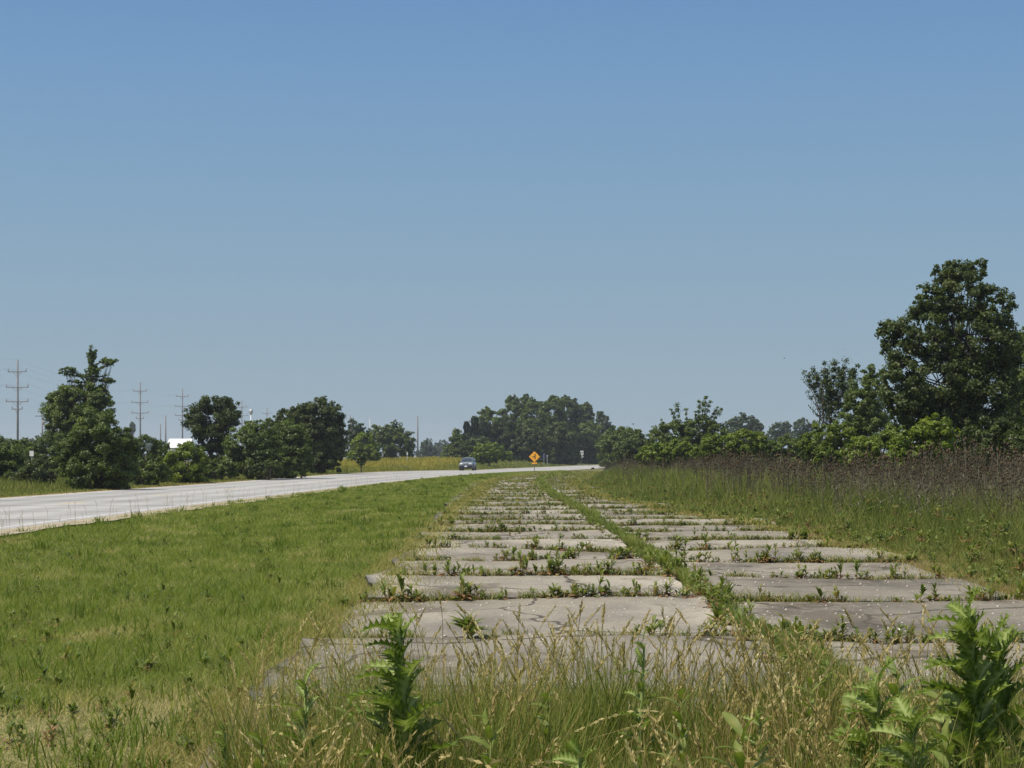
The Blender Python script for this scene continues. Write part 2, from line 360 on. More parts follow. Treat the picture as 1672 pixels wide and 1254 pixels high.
me = mesh_np('old_pavement', np.concatenate(V), np.concatenate(Q), mats=[M_conc], tint=np.concatenate(T))
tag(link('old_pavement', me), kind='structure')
def top_z(x, d):
    on = (np.abs(x - Xc(d)) < HW - .1) & (d < 212) & (d > 4)
    return np.where(on, slab_z(x, d), gz(x, d))

# ------------------------------------------------------------------ grass
def blades(x, d, z, h, wd, tint, lean=.35, rg=rng, curl=0):
    n = len(x); az = rg.random(n) * 2 * math.pi; la = rg.random(n) * 2 * math.pi
    P = np.stack([x, d, z], -1); s = np.stack([np.cos(az), np.sin(az), 0 * az], -1) * (wd / 2)[:, None]
    L = np.stack([np.cos(la), np.sin(la), 0 * la], -1) * (h * lean * (.3 + rg.random(n)))[:, None]
    up = np.zeros((n, 3)); up[:, 2] = h
    m = P + up * .55 + L * .3; t = P + up * (1 - curl * rg.random(n))[:, None] + L
    V = np.stack([P - s, P + s, m + s * .8, m - s * .8, t], 1).reshape(-1, 3)
    b = np.arange(n) * 5
    return V, np.stack([b, b + 1, b + 2, b + 3], -1), np.stack([b + 3, b + 2, b + 4], -1), np.repeat(tint, 5)
def blade_obj(name, parts, mat, label, cat='grass', group=None):
    V, Q, T, C = [], [], [], []; b = 0
    for v, q_, t_, c in parts: V.append(v); Q.append(q_ + b); T.append(t_ + b); C.append(c); b += len(v)
    me = mesh_np(name, np.concatenate(V), np.concatenate(Q), np.concatenate(T), [mat], np.concatenate(C))
    return tag(link(name, me), label, cat, group, kind='stuff')
def logd(n, a, b_, rg=rng): return np.exp(rg.random(n) * (math.log(b_) - math.log(a)) + math.log(a))

# mown lawn between the roads
n_ = 430000; d = logd(n_, 6.0, 235); lo = np.maximum(-.2787 * d - 2.5, Xn(d) + .35); hi = Xc(d) - HW + enl(d)
x = lo + rng.random(n_) * (hi - lo); patch = fnoise(x * .9, d * .45); edge = hi - x
dry = .6 * smooth(.66, .84, fnoise(x * .55 + 30, d * .25 + 4)) * .35 + .5 * np.exp(-np.maximum(edge, 0) / .35) + .95 * smooth(12.5, 9.8, d) * smooth(.25, .5, fnoise(x * 1.1 + 5, d * 1.1)) + .3 * np.exp(-(x - Xn(d) - .3) / .4)
tint = .05 + .50 * (patch - .1) + .42 * rng.random(n_) ** 1.5 + .6 * smooth(.5, .75, fnoise(x * 2.5 + 60, d * 1.6)) * .4 + dry * (.5 + .5 * rng.random(n_)); tint = np.clip(tint, 0, 1)
bare = smooth(11.6, 9.6, d) * smooth(.40, .58, fnoise(x * 1.3 + 15, d * 1.2 + 2))
keep = (rng.random(n_) > .55 * smooth(.25, .8, dry)) & (rng.random(n_) > .75 * bare)
h = (.03 + .055 * rng.random(n_) * (.4 + 1.2 * patch)) * (1 + d / 160) * (1 - .3 * np.clip(dry, 0, 1)) * (1 - .6 * bare); wd = np.maximum(.0045, d * .00036) * (.7 + .6 * rng.random(n_))
s_ = keep
parts = [blades(x[s_], d[s_], gz(x[s_], d[s_]) - .01, h[s_], wd[s_], tint[s_], 1.1)]
n_ = 9000; d = 8.2 + 4.2 * rng.random(n_); x = -.2787 * d - 1 + rng.random(n_) * (.2 * d); bz = smooth(.40, .58, fnoise(x * 1.3 + 15, d * 1.2 + 2)); s_ = rng.random(n_) < bz
x, d = x[s_], d[s_]; v_ = blades(x, d, gz(x, d) + .004, .012 + .02 * rng.random(len(x)), .004 + .003 * rng.random(len(x)), .82 + .18 * rng.random(len(x)), 6.0); parts.append(v_)
# taller tufts in the lawn
n_ = 700; dc = logd(n_, 8, 150); lo = np.maximum(-.2787 * dc - 2, Xn(dc) + .5); xc_ = lo + rng.random(n_) * (Xc(dc) - HW - lo)
k = 22; x = np.repeat(xc_, k) + rng.normal(0, .07, n_ * k); dd_ = np.repeat(dc, k) + rng.normal(0, .07, n_ * k)
tt = np.repeat(.1 + rng.random(n_) * .4, k) + .15 * rng.random(n_ * k)
parts.append(blades(x, dd_, gz(x, dd_), (.08 + .14 * rng.random(n_ * k)) * np.repeat(.5 + rng.random(n_) * .8, k), np.maximum(.009, dd_ * .0005), tt, .6))
blade_obj('mown_grass', parts, M_lawn, 'mown green grass strip between the light road and the old cracked pavement')

# rough verge beyond the light road
n_ = 110000; d = logd(n_, 45, 330); u = rng.random(n_) ** 1.2 * (8 + d * .06); x = Xf(d) - .3 - u; s_ = inview(x, d, 4)
x, d, u = x[s_], d[s_], u[s_]; pt = fnoise(x * .4, d * .2)
ht = (.12 + .5 * smooth(1, 5, u) * (.4 + pt)) * (.6 + .6 * rng.random(len(x)))
blade_obj('verge_grass', [blades(x, d, gz(x, d), ht, np.maximum(.01, d * .0006), np.clip(.05 + .5 * pt + .3 * rng.random(len(x)) + .3 * np.exp(-u / .5), 0, 1), .4)], M_rank, 'rough unmown grass verge on the far side of the light road')
# yellow flowering verge
n_ = 90000; d = 150 + rng.random(n_) * 190; u = 2.2 + rng.random(n_) * 20; x = Xf(d) - u
px_ = CX + x / d * F; s_ = (px_ > 520) & (px_ < 752); x, d, u, px_ = x[s_], d[s_], u[s_], px_[s_]
pt = fnoise(x * .3 + 4, d * .12)
ht = (.35 + .7 * smooth(2, 8, u)) * (.6 + .5 * pt) * (.7 + .5 * rng.random(len(x))) * smooth(500, 600, px_ + 40)
blade_obj('yellow_verge_plants', [blades(x, d, gz(x, d), ht, np.maximum(.03, d * .00055), np.clip(.05 + .7 * pt + .35 * rng.random(len(x)) - .25 * smooth(6, 1, u), 0, 1), .3)], M_yel, 'mass of yellow-green flowering verge plants beyond the light road left of the car', 'wild plants')
# tall weeds right of the old pavement
n_ = 380000; d = logd(n_, 12, 235); hi = np.minimum(Xc(d) + HW + 13, .2787 * d + 3); lo = Xc(d) + HW - enr(d)
x = lo + rng.random(n_) ** 1.25 * np.maximum(hi - lo, .1); u = x - lo; s_ = hi > lo; x, d, u = x[s_], d[s_], u[s_]; pt = fnoise(x * .8, d * .35); p2 = fnoise(x * 2.1 + 8, d * 1.1)
ht = (.10 + .75 * smooth(.2, 3.2, u)) * (.25 + 1.15 * p2) * (.5 + .7 * rng.random(len(x)))
tn = -.08 + .45 * pt + .62 * rng.random(len(x)) ** 1.6 + .55 * np.exp(-u / .35) + .3 * smooth(.6, .75, fnoise(x * .6 + 50, d * .3))
blade_obj('tall_weeds', [blades(x, d, gz(x, d), ht, np.maximum(.005, d * .0003) * (.5 + 1.0 * rng.random(len(x))), np.clip(tn, 0, 1), .45)], M_rank, 'tall green weeds and grass along the right edge of the old pavement', 'weeds')
# centre strip of the old pavement, dry growth in joints and edges
n_ = 60000; d = logd(n_, 7, 176); wv = (.005 + .13 * smooth(.3, .65, fnoise(d * .8, 0 * d + 5))) * (1 + d / 200); x = Xc(d) + .12 * (fnoise(d * .5, 0 * d + 40) - .5) * 2 + rng.normal(0, 1, n_) * wv * .42
s_ = rng.random(n_) < .12 + .88 * smooth(.42, .55, fnoise(d * .35 + 7, 0 * d + 2)); x, d = x[s_], d[s_]; n_ = len(x)
P1 = blades(x, d, top_z(x, d) - .02, (.04 + .11 * rng.random(n_)) * (.6 + fnoise(d * .9, 0 * d)) * (1 + d / 200), np.maximum(.007, d * .0005), np.clip(.12 + .45 * fnoise(d * .7, x * 3) + .3 * rng.random(n_), 0, 1), .8)
n_ = 110000; jd = np.array(joints[1:]); wgt = 1 / jd ** .6; wgt /= wgt.sum(); d0 = rng.choice(jd, n_, p=wgt); x = Xc(d0) + (rng.random(n_) * 2 - 1) * HW
cl = fnoise(x * 2.2, d0 * 7.3); s_ = cl > .37 + .12 * rng.random(n_); x, d0, cl = x[s_], d0[s_], cl[s_]; d = d0 + rng.normal(0, .035, len(x)) * (1 + d0 / 60)
P2 = blades(x, d, top_z(x, d) - .01, (.03 + .15 * rng.random(len(x)) ** 1.3 * cl), np.maximum(.006, d * .0004), np.clip(.25 + .75 * rng.random(len(x)), 0, 1), 1.2)
n_ = 60000; d = logd(n_, 8, 205); sd_ = np.where(rng.random(n_) < .55, -1, 1); x = Xc(d) + sd_ * (HW + .25 - np.where(sd_ > 0, enr(d) - .35, enl(d) - .12) - np.abs(rng.normal(0, .35, n_)) * (.3 + 1.4 * fnoise(d * .9, sd_ * 3.0 + 10)))
P3 = blades(x, d, top_z(x, d) - .01, .03 + .07 * rng.random(n_), np.maximum(.005, d * .0004), np.clip(.55 + .45 * rng.random(n_), 0, 1), 1.2)
blade_obj('pavement_grass', [P1, P2, P3], M_tall, 'grass strip growing along the centre joint and cracks of the old pavement')
# foreground meadow
def fore(n_, d0, d1, r=rng):
    d = d0 + (d1 - d0) * r.random(n_); xl = -.142 * d - .03 + .25 * (vnoise(d * 2, 0 * d) - .5); xh = .2787 * d + .6
    x = xl + (xh - xl) * r.random(n_); return x, d
x, d = fore(150000, 3.6, 9.4); pt = np.clip(fnoise(x * 2.6, d * 2.2) * 1.5 - .25, 0, 1)
fade = smooth(10.0, 7.2, d) ** .7; s_ = (rng.random(len(x)) < .12 + .88 * fade) & ((d < 6.6) | (CX + x / d * F > 540) | (rng.random(len(x)) < .25)); x, d, pt, fade = x[s_], d[s_], pt[s_], fade[s_]
h = (.12 + .58 * rng.random(len(x)) ** .9) * (.5 + .8 * pt) * (.22 + .78 * fade)
P1 = blades(x, d, top_z(x, d) - .03, h, .0035 + .005 * rng.random(len(x)), np.clip(.05 + .55 * fnoise(x * 3.1 + 20, d * 2.5 + 9) + .35 * rng.random(len(x)) ** 2 + .3 * (rng.random(len(x)) < .30), 0, 1), .30, curl=.12)
blade_obj('meadow_grass', [P1], M_tall, 'tall half-dry meadow grass filling the foreground at the bottom of the photo')
# seed stalks
def stalks(x, d, z, h, nod, tint, headlen, sp_n=20, spl=.011, r=rng):
    n = len(x); la = r.random(n) * 2 * math.pi; L = np.stack([np.cos(la), np.sin(la), 0 * la], -1)
    P = np.stack([x, d, z], -1); lean = (h * (.02 + .16 * r.random(n)))[:, None]
    ts = np.linspace(0, 1, 6); V, Q = [], []
    def pos(t):     # t scalar or (n,)
        t = np.asarray(t) * np.ones(n); q_ = P + L * lean * (t ** 2)[:, None]
        over = np.maximum(t - .82, 0) * nod; q_ = q_ + L * (h * over * 1.3)[:, None]
        q_[:, 2] += h * t - h * over ** 1.5 * 1.6; return q_
    wd = .0017
    az = r.random(n) * math.pi; s = np.stack([np.cos(az), np.sin(az), 0 * az], -1)
    s2 = np.stack([-np.sin(az), np.cos(az), 0 * az], -1)
    rings = [np.stack([pos(t) + s * wd, pos(t) - s * wd * .5 + s2 * wd, pos(t) - s * wd * .5 - s2 * wd], 1) for t in ts]
    V = np.stack(rings, 1).reshape(-1, 3)          # n,6,3,3
    b = np.arange(n)[:, None, None] * 18 + np.arange(5)[None, :, None] * 3; kk = np.arange(3)[None, None, :]
    Qs = np.stack([b + kk, b + (kk + 1) % 3, b + 3 + (kk + 1) % 3, b + 3 + kk], -1).reshape(-1, 4)
    T = np.repeat(np.clip(tint * .6, 0, 1), 18); off = len(V)
    # spikelets
    VV, QQ, TT = [V], [Qs], [T]
    for i in range(sp_n):
        f = i / sp_n; t = 1 - headlen / h * (1 - f)
        c = pos(t); dirv = pos(np.minimum(t + .03, 1.03)) - c; dirv /= np.linalg.norm(dirv, axis=1)[:, None] + 1e-9
        a = r.random(n) * 2 * math.pi; o_ = np.stack([np.cos(a), np.sin(a), r.random(n) * .6 - .3], -1)
        wdt = (.5 + math.sin(math.pi * min(1, f * .9 + .15))) * .5
        ax = dirv * .85 + o_ * .38; ln = (spl * (1.1 + .7 * r.random(n)) * 1.5)[:, None]
        sd2 = np.cross(ax, o_); sd2 /= np.linalg.norm(sd2, axis=1)[:, None] + 1e-9
        c = c + o_ * spl * .32 * wdt
        v = np.stack([c, c + ax * ln * .5 + sd2 * ln * .26 * wdt, c + ax * ln, c + ax * ln * .5 - sd2 * ln * .26 * wdt], 1).reshape(-1, 3)
        bb = off + np.arange(n) * 4; QQ.append(np.stack([bb, bb + 1, bb + 2, bb + 3], -1)); VV.append(v); TT.append(np.repeat(np.clip(tint + .15 * (r.random(n) - .5), 0, 1), 4)); off += n * 4
    return np.concatenate(VV), np.concatenate(QQ), np.concatenate(TT)
VV, QQ, TT = [], [], []; off = 0
x, d = fore(2500, 4.8, 9.2); cl = fnoise(x * 2 + 3, d * 1.2); s_ = (cl > .38 + .15 * rng.random(len(x))) & ((d < 6.6) | (CX + x / d * F > 560) | (rng.random(len(x)) < .3)); x, d, cl = x[s_], d[s_], cl[s_]
h = (.40 + .42 * rng.random(len(x))) * (.72 + .4 * cl)
for (xx, dd2, hh, nod, tt, hl, spn, spl) in (
        (x, d, h, .35, .3 + .5 * rng.random(len(x)), .09 + .06 * rng.random(len(x)), 22, .0108),):
    v, q_, t_ = stalks(xx, dd2, top_z(xx, dd2) - .02, hh, nod, tt, hl, spn, spl); VV.append(v); QQ.append(q_ + off); TT.append(t_); off += len(v)
x, d = fore(300, 3.6, 6.6); h = .40 + .38 * rng.random(len(x))
v, q_, t_ = stalks(x, d, top_z(x, d) - .02, h, 2.2, .4 + .4 * rng.random(len(x)), .13 + .05 * rng.random(len(x)), 26, .013); VV.append(v); QQ.append(q_ + off); TT.append(t_); off += len(v)
# a few thin stalks along the road edge and lawn
n_ = 160; d = logd(n_, 30, 120); x = Xn(d) + .4 + .5 * rng.random(n_); hh = .25 + .35 * rng.random(n_); s_ = inview(x, d)
v, q_, t_ = stalks(x[s_], d[s_], gz(x[s_], d[s_]), hh[s_], .3, .1 + .3 * rng.random(s_.sum()), .16 + 0 * hh[s_], 7, .012); VV.append(v); QQ.append(q_ + off); TT.append(t_)
me = mesh_np('seed_stalks', np.concatenate(VV), np.concatenate(QQ), mats=[M_seed], tint=np.concatenate(TT))
tag(link('seed_stalks', me), 'brown and straw coloured grass seed stalks rising over the foreground meadow', 'grass', kind='stuff')

# ------------------------------------------------------------------ plants by leaf cards
def leafcards(c, ax, nm, L, W, tint, fold=.25):
    """rhombic folded leaf: c base centre (n,3), ax axis, nm normal"""
    ax = ax / (np.linalg.norm(ax, axis=1)[:, None] + 1e-9); sd = np.cross(ax, nm); sd /= np.linalg.norm(sd, axis=1)[:, None] + 1e-9
    nn = np.cross(sd, ax); L = L[:, None]; W = W[:, None]
    V = np.stack([c - ax * L * .5, c + sd * W * .5 + nn * W * fold - ax * L * .08, c + ax * L * .5, c - sd * W * .5 + nn * W * fold - ax * L * .08], 1).reshape(-1, 3)
    b = np.arange(len(c)) * 4
    return V, np.stack([b, b + 1, b + 2, b + 3], -1), np.repeat(tint, 4)
def unit(v): return v / (np.linalg.norm(v, axis=1)[:, None] + 1e-9)

def tree(name, label, cat, bx, d, blobs, mat, cover=5.0, leaf=None, arms=(), group=None, sparse=.0, trunk_r=None, seed=1, clump=.24, up=.25, stems=1, depth=1.0, spray=0.3, base_y=None, brk=1.0):
    r = np.random.default_rng(seed * 77 + 13)
    s = d / F; X0 = (bx - CX) * s; z0 = float(gz(X0, d)); leaf = leaf or max(.075, 2.9 * s); cover = cover * 1.35
    root = empty(name, (X0, d, z0), label, cat, group)
    V, Q, T = [], [], []; off = 0; tips = []
    for bi, b in enumerate(blobs):
        px, py, rx, ry = b[:4]; dy = b[4] if len(b) > 4 else r.uniform(-.35, .35) * rx * s
        c = np.array([(px - CX) * s - X0, dy * depth, EH - (py - HY) * s - z0]); rad = np.array([rx * s, (rx + ry) / 2 * s * .9 * depth, ry * s])
        rmin = rad.min(); area = math.pi * rx * ry * s * s
        nl = int(cover * area / (leaf * leaf * .32) * (1 - sparse)); cr = clump * rmin ** .75 * .95
        nc = max(6, int(3.2 * (rad[0] * rad[2]) / (cr * cr) * (1 - sparse * .6)))
        dv = unit(r.normal(size=(nc, 3))); rr = .45 + .55 * r.random(nc) ** .55
        rr *= 1 + .22 * (r.random(nc) ** 3)
        cc = c + dv * rad * rr[:, None]; cs = cr * (.55 + .75 * r.random(nc)); ctint = r.normal(0, .16, nc)
        cc[:, 2] = np.maximum(cc[:, 2], .12)
        k = r.integers(0, nc, nl); ld = unit(r.normal(size=(nl, 3))); lr = r.random(nl) ** .45
        p = cc[k] + ld * (cs[k] * lr)[:, None] * np.array([1.1, 1.1, .8])
        p += r.normal(0, 1, (nl, 3)) * rmin * .05 * spray
        p[:, 2] = np.maximum(p[:, 2], .05 + .1 * r.random(nl))
        outw = unit((p - c) / rad ** 2 * rmin); nm = unit(outw * .5 + ld * .5 + r.normal(0, .55, (nl, 3)) + np.array([0, 0, up]))
        ax = unit(np.cross(nm, r.normal(size=(nl, 3)))); sz = leaf * (.65 + .7 * r.random(nl))
        v, q_, t_ = leafcards(p, ax, nm, sz * 1.15, sz * .8, np.clip(.42 + ctint[k] + .16 * r.normal(size=nl), 0, 1)); V.append(v); Q.append(q_ + off); T.append(t_); off += len(v)
        for j in r.choice(nc, min(nc, 4 + int(6 * brk)), replace=False): tips.append((bi, cc[j], c))
    TR = MB(); tr = trunk_r or max(.05, .022 * (abs(blobs[0][3]) * 2 * s))
    top = np.array([(blobs[0][0] - CX) * s - X0, 0, EH - (blobs[0][1] - HY) * s - z0])
    H = max(top[2], .4)
    for st in range(stems):
        a = r.random() * 6.28; o_ = np.array([math.cos(a), math.sin(a), 0]) * (.12 * st)
        pts = [o_ + np.array([0, 0, -.1])] + [o_ * (1 + 2 * f) + np.array([top[0] * f + .05 * H * r.normal() * f, .04 * H * r.normal() * f, H * f]) for f in (.25, .5, .75, 1)]
        TR.tube(pts, [tr * 1.25, tr, tr * .8, tr * .6, tr * .35], 7, tint=r.random())
    for bi, tip, c in tips:
        f = r.uniform(.25, .8); s0 = np.array([top[0] * f, 0, H * f])
        m = s0 * .45 + tip * .55 + np.array([0, 0, -.06 * H]) + r.normal(0, .03 * H, 3)
        TR.tube([s0, m, tip], [tr * .30, tr * .18, tr * .05], 5, tint=r.random(), cap=False)
    # long bare-ish arms with tufts
    for a in arms:
        ax_, ay_, (sx, sy), dens = a; s0 = np.array([(sx - CX) * s - X0, 0, EH - (sy - HY) * s - z0]); e = np.array([(ax_ - CX) * s - X0, r.normal(0, .3) * 8 * s, EH - (ay_ - HY) * s - z0])
        ln = np.linalg.norm(e - s0); m = (s0 + e) / 2 + np.array([0, 0, -.06 * ln]); TR.tube([s0, m, e], [tr * .4, tr * .25, tr * .08], 5, tint=r.random(), cap=False)
        n_ = int(dens * ln / (leaf * .33)); f = r.random(n_) ** .7
        tuft = np.round(f * 5) / 5; f = .35 * f + .65 * tuft
        p = (s0 * (1 - f)[:, None] ** 2 + 2 * m * (f * (1 - f))[:, None] + e * f[:, None] ** 2)
        p = p + r.normal(0, 1, (n_, 3)) * (ln * .05 * (.6 + .6 * np.sin(f * 11 + sx) ** 2))[:, None] * np.array([1, 1, .75])
        nm = unit(r.normal(size=(n_, 3)) + np.array([0, 0, .6])); ax2 = unit(np.cross(nm, r.normal(size=(n_, 3)))); sz = leaf * (.6 + .6 * r.random(n_))
        v, q_, t_ = leafcards(p, ax2, nm, sz * 1.15, sz * .75, np.clip(.4 + .16 * r.normal(size=n_), 0, 1)); V.append(v); Q.append(q_ + off); T.append(t_); off += len(v)
    link('crown' if cat == 'tree' else 'foliage', mesh_np(name + '_crown', np.concatenate(V), np.concatenate(Q), mats=[mat], tint=np.concatenate(T)), root)
    TR.build('trunk' if cat == 'tree' else 'stem', M_bark, root, True)
    return root
def cedar(name, label, bx, d, topy, basey, halfw, seed=1, group=None):
    s = d / F; r = np.random.default_rng(seed + 500); X0 = (bx - CX) * s; z0 = float(gz(X0, d)); H = EH - (topy - HY) * s - z0; Wd = halfw * s
    root = empty(name, (X0, d, z0), label, 'tree', group); n_ = 5200; f = r.random(n_) ** .75; a = r.random(n_) * 6.28
    nb = 60; bf = r.random(nb); ba = r.random(nb) * 6.28; k = r.integers(0, nb, n_)
    rad = Wd * (1 - bf[k]) ** .75 * (.35 + .65 * r.random(n_) ** .5) * (.8 + .4 * np.sin(ba[k] * 7) ** 2)
    p = np.stack([np.cos(ba[k]) * rad, np.sin(ba[k]) * rad, .04 * H + .94 * H * bf[k] + rad * .25], -1) + r.normal(0, .12 * Wd, (n_, 3))
    p[:, 2] = np.clip(p[:, 2], .1, H); nm = unit(p * np.array([1, 1, 0]) + r.normal(0, .6, (n_, 3)) * Wd); ax = unit(np.array([0, 0, 1]) + r.normal(0, .4, (n_, 3)))
    sz = np.full(n_, 4.2 * s)
    v, q_, t_ = leafcards(p, ax, nm, sz * 1.5, sz * .7, np.clip(.4 + .2 * r.normal(size=n_), 0, 1))
    link('crown', mesh_np(name, v, q_, mats=[L_cedar], tint=t_), root); m = MB(); m.tube([(0, 0, -.1), (0, 0, H * .5), (0, 0, H * .95)], [.16, .1, .03], 6); m.build('trunk', M_bark, root, True)
    return root

# ---- left of the light road
tree('ragged_tree', 'tall ragged tree with thin horizontal top branches at the left, behind the round bushes', 'tree', 140, 112,
     [(125, 700, 50, 44), (124, 655, 44, 27), (106, 655, 26, 22), (158, 650, 22, 20), (102, 682, 30, 32), (160, 668, 26, 32), (140, 720, 50, 30), (151, 579, 7, 8), (113, 604, 13, 4), (177, 591, 11, 5), (175, 621, 10, 4), (152, 606, 9, 10)], L_mid, 5, seed=1, trunk_r=.14,
     arms=[(150, 566, (148, 604), 7), (141, 577, (148, 600), 5), (157, 572, (149, 598), 5), (97, 608, (146, 614), 7), (110, 600, (146, 619), 4), (190, 588, (150, 606), 7), (172, 584, (150, 600), 4), (187, 623, (150, 618), 7), (178, 612, (150, 615), 3), (101, 632, (146, 628), 6), (112, 622, (146, 624), 5), (150, 600, (148, 645), 9), (140, 605, (147, 640), 7), (160, 604, (149, 642), 7), (130, 612, (147, 630), 6), (168, 628, (150, 636), 6)])
tree('round_bush', 'largest round green bush beside the light road, in front of the ragged tree', 'bush', 165, 80,
     [(165, 728, 46, 56), (130, 752, 34, 46), (197, 745, 30, 52), (165, 770, 55, 32)], L_mid, 5.5, seed=2, stems=4)
tree('dark_bush', 'dark low bush at the left edge of the photo beside the light road', 'bush', 60, 82, [(58, 778, 26, 28), (40, 785, 25, 20), (72, 785, 16, 20)], L_dark, 5.5, seed=3, stems=3)
tree('leftmost_bush', 'green bush cut by the left edge of the photo', 'bush', 5, 84, [(2, 765, 30, 38), (22, 770, 20, 32), (-25, 760, 30, 42)], L_mid, 5.5, seed=4, stems=3)
tree('low_thicket', 'low olive green thicket under the nearest power pole', 'bush', 45, 120, [(30, 745, 42, 28), (75, 742, 36, 30), (-10, 745, 30, 32)], L_mid, 5, seed=5, stems=3)
tree('low_thicket', 'low thicket filling the gap between the round bush and the white shed', 'bush', 245, 110, [(240, 746, 28, 34), (215, 755, 20, 32), (262, 748, 20, 28)], L_mid, 5, seed=6, stems=3)
tree('leafy_bush', 'bright green bush in front of the white shed roof', 'bush', 300, 98, [(302, 758, 30, 32), (278, 770, 22, 22), (325, 768, 18, 26), (305, 735, 15, 14)], L_bright, 5, seed=7, stems=3)
tree('leafy_bush', 'small dark-edged bush between the round bush and the bush before the shed', 'bush', 240, 90, [(240, 777, 26, 24), (258, 770, 16, 22), (222, 772, 14, 24)], L_mid, 5, seed=8, stems=3)
tree('crooked_tree', 'loose-crowned tree hiding the third power pole, left of the big dark tree', 'tree', 345, 122,
     [(345, 680, 40, 30), (360, 665, 26, 16), (322, 680, 20, 16), (350, 715, 30, 22), (345, 745, 34, 26), (375, 680, 16, 18)], L_dark, 4.2, seed=9, trunk_r=.12, clump=.36,
     arms=[(303, 670, (340, 700), 4), (390, 658, (350, 690), 5), (328, 655, (345, 690), 4), (392, 690, (355, 705), 4)])
tree('rounded_tree', 'rounded green bush-like tree left of the big dark tree', 'tree', 405, 112, [(405, 735, 34, 42), (385, 752, 20, 26), (432, 735, 30, 40), (415, 702, 20, 16)], L_mid, 5.2, seed=10, stems=3)
tree('rounded_tree', 'lighter green rounded tree directly in front of the big dark tree', 'tree', 475, 116, [(472, 732, 36, 40), (448, 745, 26, 28), (490, 748, 22, 26), (468, 760, 36, 22), (455, 712, 26, 22)], L_mid, 5.2, seed=11, stems=3)
tree('dark_tree', 'big dark dome-shaped tree left of the yellow verge', 'tree', 520, 140, [(520, 690, 38, 36), (540, 720, 24, 36), (480, 690, 34, 26), (515, 735, 42, 26), (455, 692, 22, 14), (500, 668, 18, 10), (522, 708, 34, 44), (490, 705, 38, 32), (542, 692, 20, 32), (520, 750, 40, 24)], L_dark, 5.5, seed=12, trunk_r=.16)
tree('small_shrub', 'small shrub on the verge below the big dark tree', 'bush', 515, 145, [(516, 757, 9, 10), (520, 750, 5, 6)], L_bright, 4, seed=13)
tree('small_shrub', 'small dark shrub at the left end of the yellow verge', 'bush', 590, 150, [(590, 750, 9, 9), (596, 745, 6, 6)], L_dark, 4, seed=14)
tree('pale_tree', 'pale loose tree just right of the big dark tree', 'tree', 580, 260, [(578, 705, 14, 20), (592, 715, 12, 18), (575, 730, 16, 22)], L_hazy, 4, seed=15, trunk_r=.1)
tree('yellow_green_tree', 'small yellow-green tree behind the left end of the yellow verge', 'tree', 595, 220, [(595, 728, 18, 22), (605, 742, 16, 14), (582, 745, 14, 14), (595, 752, 18, 10)], L_bright, 4.5, seed=16, trunk_r=.1)
tree('spreading_tree', 'spreading ragged tree with arms reaching over the small white signs', 'tree', 640, 290, [(622, 712, 22, 18), (640, 708, 18, 18), (650, 725, 26, 22), (625, 735, 24, 16), (665, 735, 14, 16)], L_mid, 4.4, seed=17, trunk_r=.14,
     arms=[(645, 687, (638, 710), 6), (648, 690, (640, 705), 6), (660, 700, (648, 715), 6), (674, 706, (650, 718), 6), (668, 718, (655, 725), 5), (612, 697, (622, 712), 4)])
tree('far_tree', 'bluish far tree just right of the tall bare mast', 'tree', 700, 560, [(697, 730, 10, 13), (705, 738, 10, 10), (690, 742, 10, 8)], L_hazy, 5, seed=18, trunk_r=.15)
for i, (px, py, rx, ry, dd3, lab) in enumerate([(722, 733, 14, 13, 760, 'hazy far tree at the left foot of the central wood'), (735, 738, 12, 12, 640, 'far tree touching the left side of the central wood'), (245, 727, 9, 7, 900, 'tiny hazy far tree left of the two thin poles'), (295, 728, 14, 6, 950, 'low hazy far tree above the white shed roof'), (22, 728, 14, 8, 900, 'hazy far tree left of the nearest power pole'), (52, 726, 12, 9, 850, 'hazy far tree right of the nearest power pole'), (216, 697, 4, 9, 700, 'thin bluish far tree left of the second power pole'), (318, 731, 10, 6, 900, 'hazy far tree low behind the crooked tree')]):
    tree('far_tree', lab, 'tree', px, dd3, [(px, py, rx, ry), (px + rx * .5, py + 3, rx * .6, ry * .7), (px - rx * .3, py + ry * .6, rx, ry * .7)], L_hazy, 5, seed=60 + i, trunk_r=.2)
tree('low_bush', 'low bush filling the gap left of the largest round bush', 'bush', 92, 92, [(92, 772, 26, 24), (108, 755, 18, 22)], L_mid, 5, seed=30, stems=3)
tree('low_bush', 'low bright bush between the bush before the shed and the crooked tree', 'bush', 352, 108, [(352, 768, 26, 16), (330, 772, 16, 14), (372, 764, 16, 16)], L_mid, 5, seed=31, stems=3)
tree('low_bush', 'low bush joining the two rounded trees left of the big dark tree', 'bush', 438, 110, [(438, 765, 24, 15), (415, 768, 18, 12)], L_dark, 5, seed=32, stems=3)
tree('low_bush', 'low grey-green bush behind the white board in the left thicket', 'bush', 70, 150, [(70, 728, 26, 14), (40, 733, 24, 12)], L_hazy, 5, seed=33, stems=3)
for k, (px, dd3, py, lab) in enumerate([(1150, 190, 748, 'low far hedge bush behind the teasels below the ragged shrubby tree'), (1235, 170, 746, 'low far hedge bush behind the teasels left of the hedge below the hazy trees'), (1320, 150, 750, 'low hedge bush behind the teasels below the slim tree at its left'), (1395, 130, 752, 'low hedge bush behind the teasels left of the foot of the big tree'), (1465, 110, 755, 'low hedge bush deep behind the teasels under the big tree'), (1075, 215, 748, 'low far hedge bush at the left end of the teasels'), (1560, 90, 765, 'low dark hedge bush behind the light green one under the big tree')]):
    tree('hedge_bush', lab, 'bush', px, dd3, [(px, py, 34, 20), (px - 28, py + 3, 26, 17), (px + 30, py + 2, 26, 18)], L_bright if k in (1, 2, 3) else L_mid, 5, seed=200 + k, stems=4)
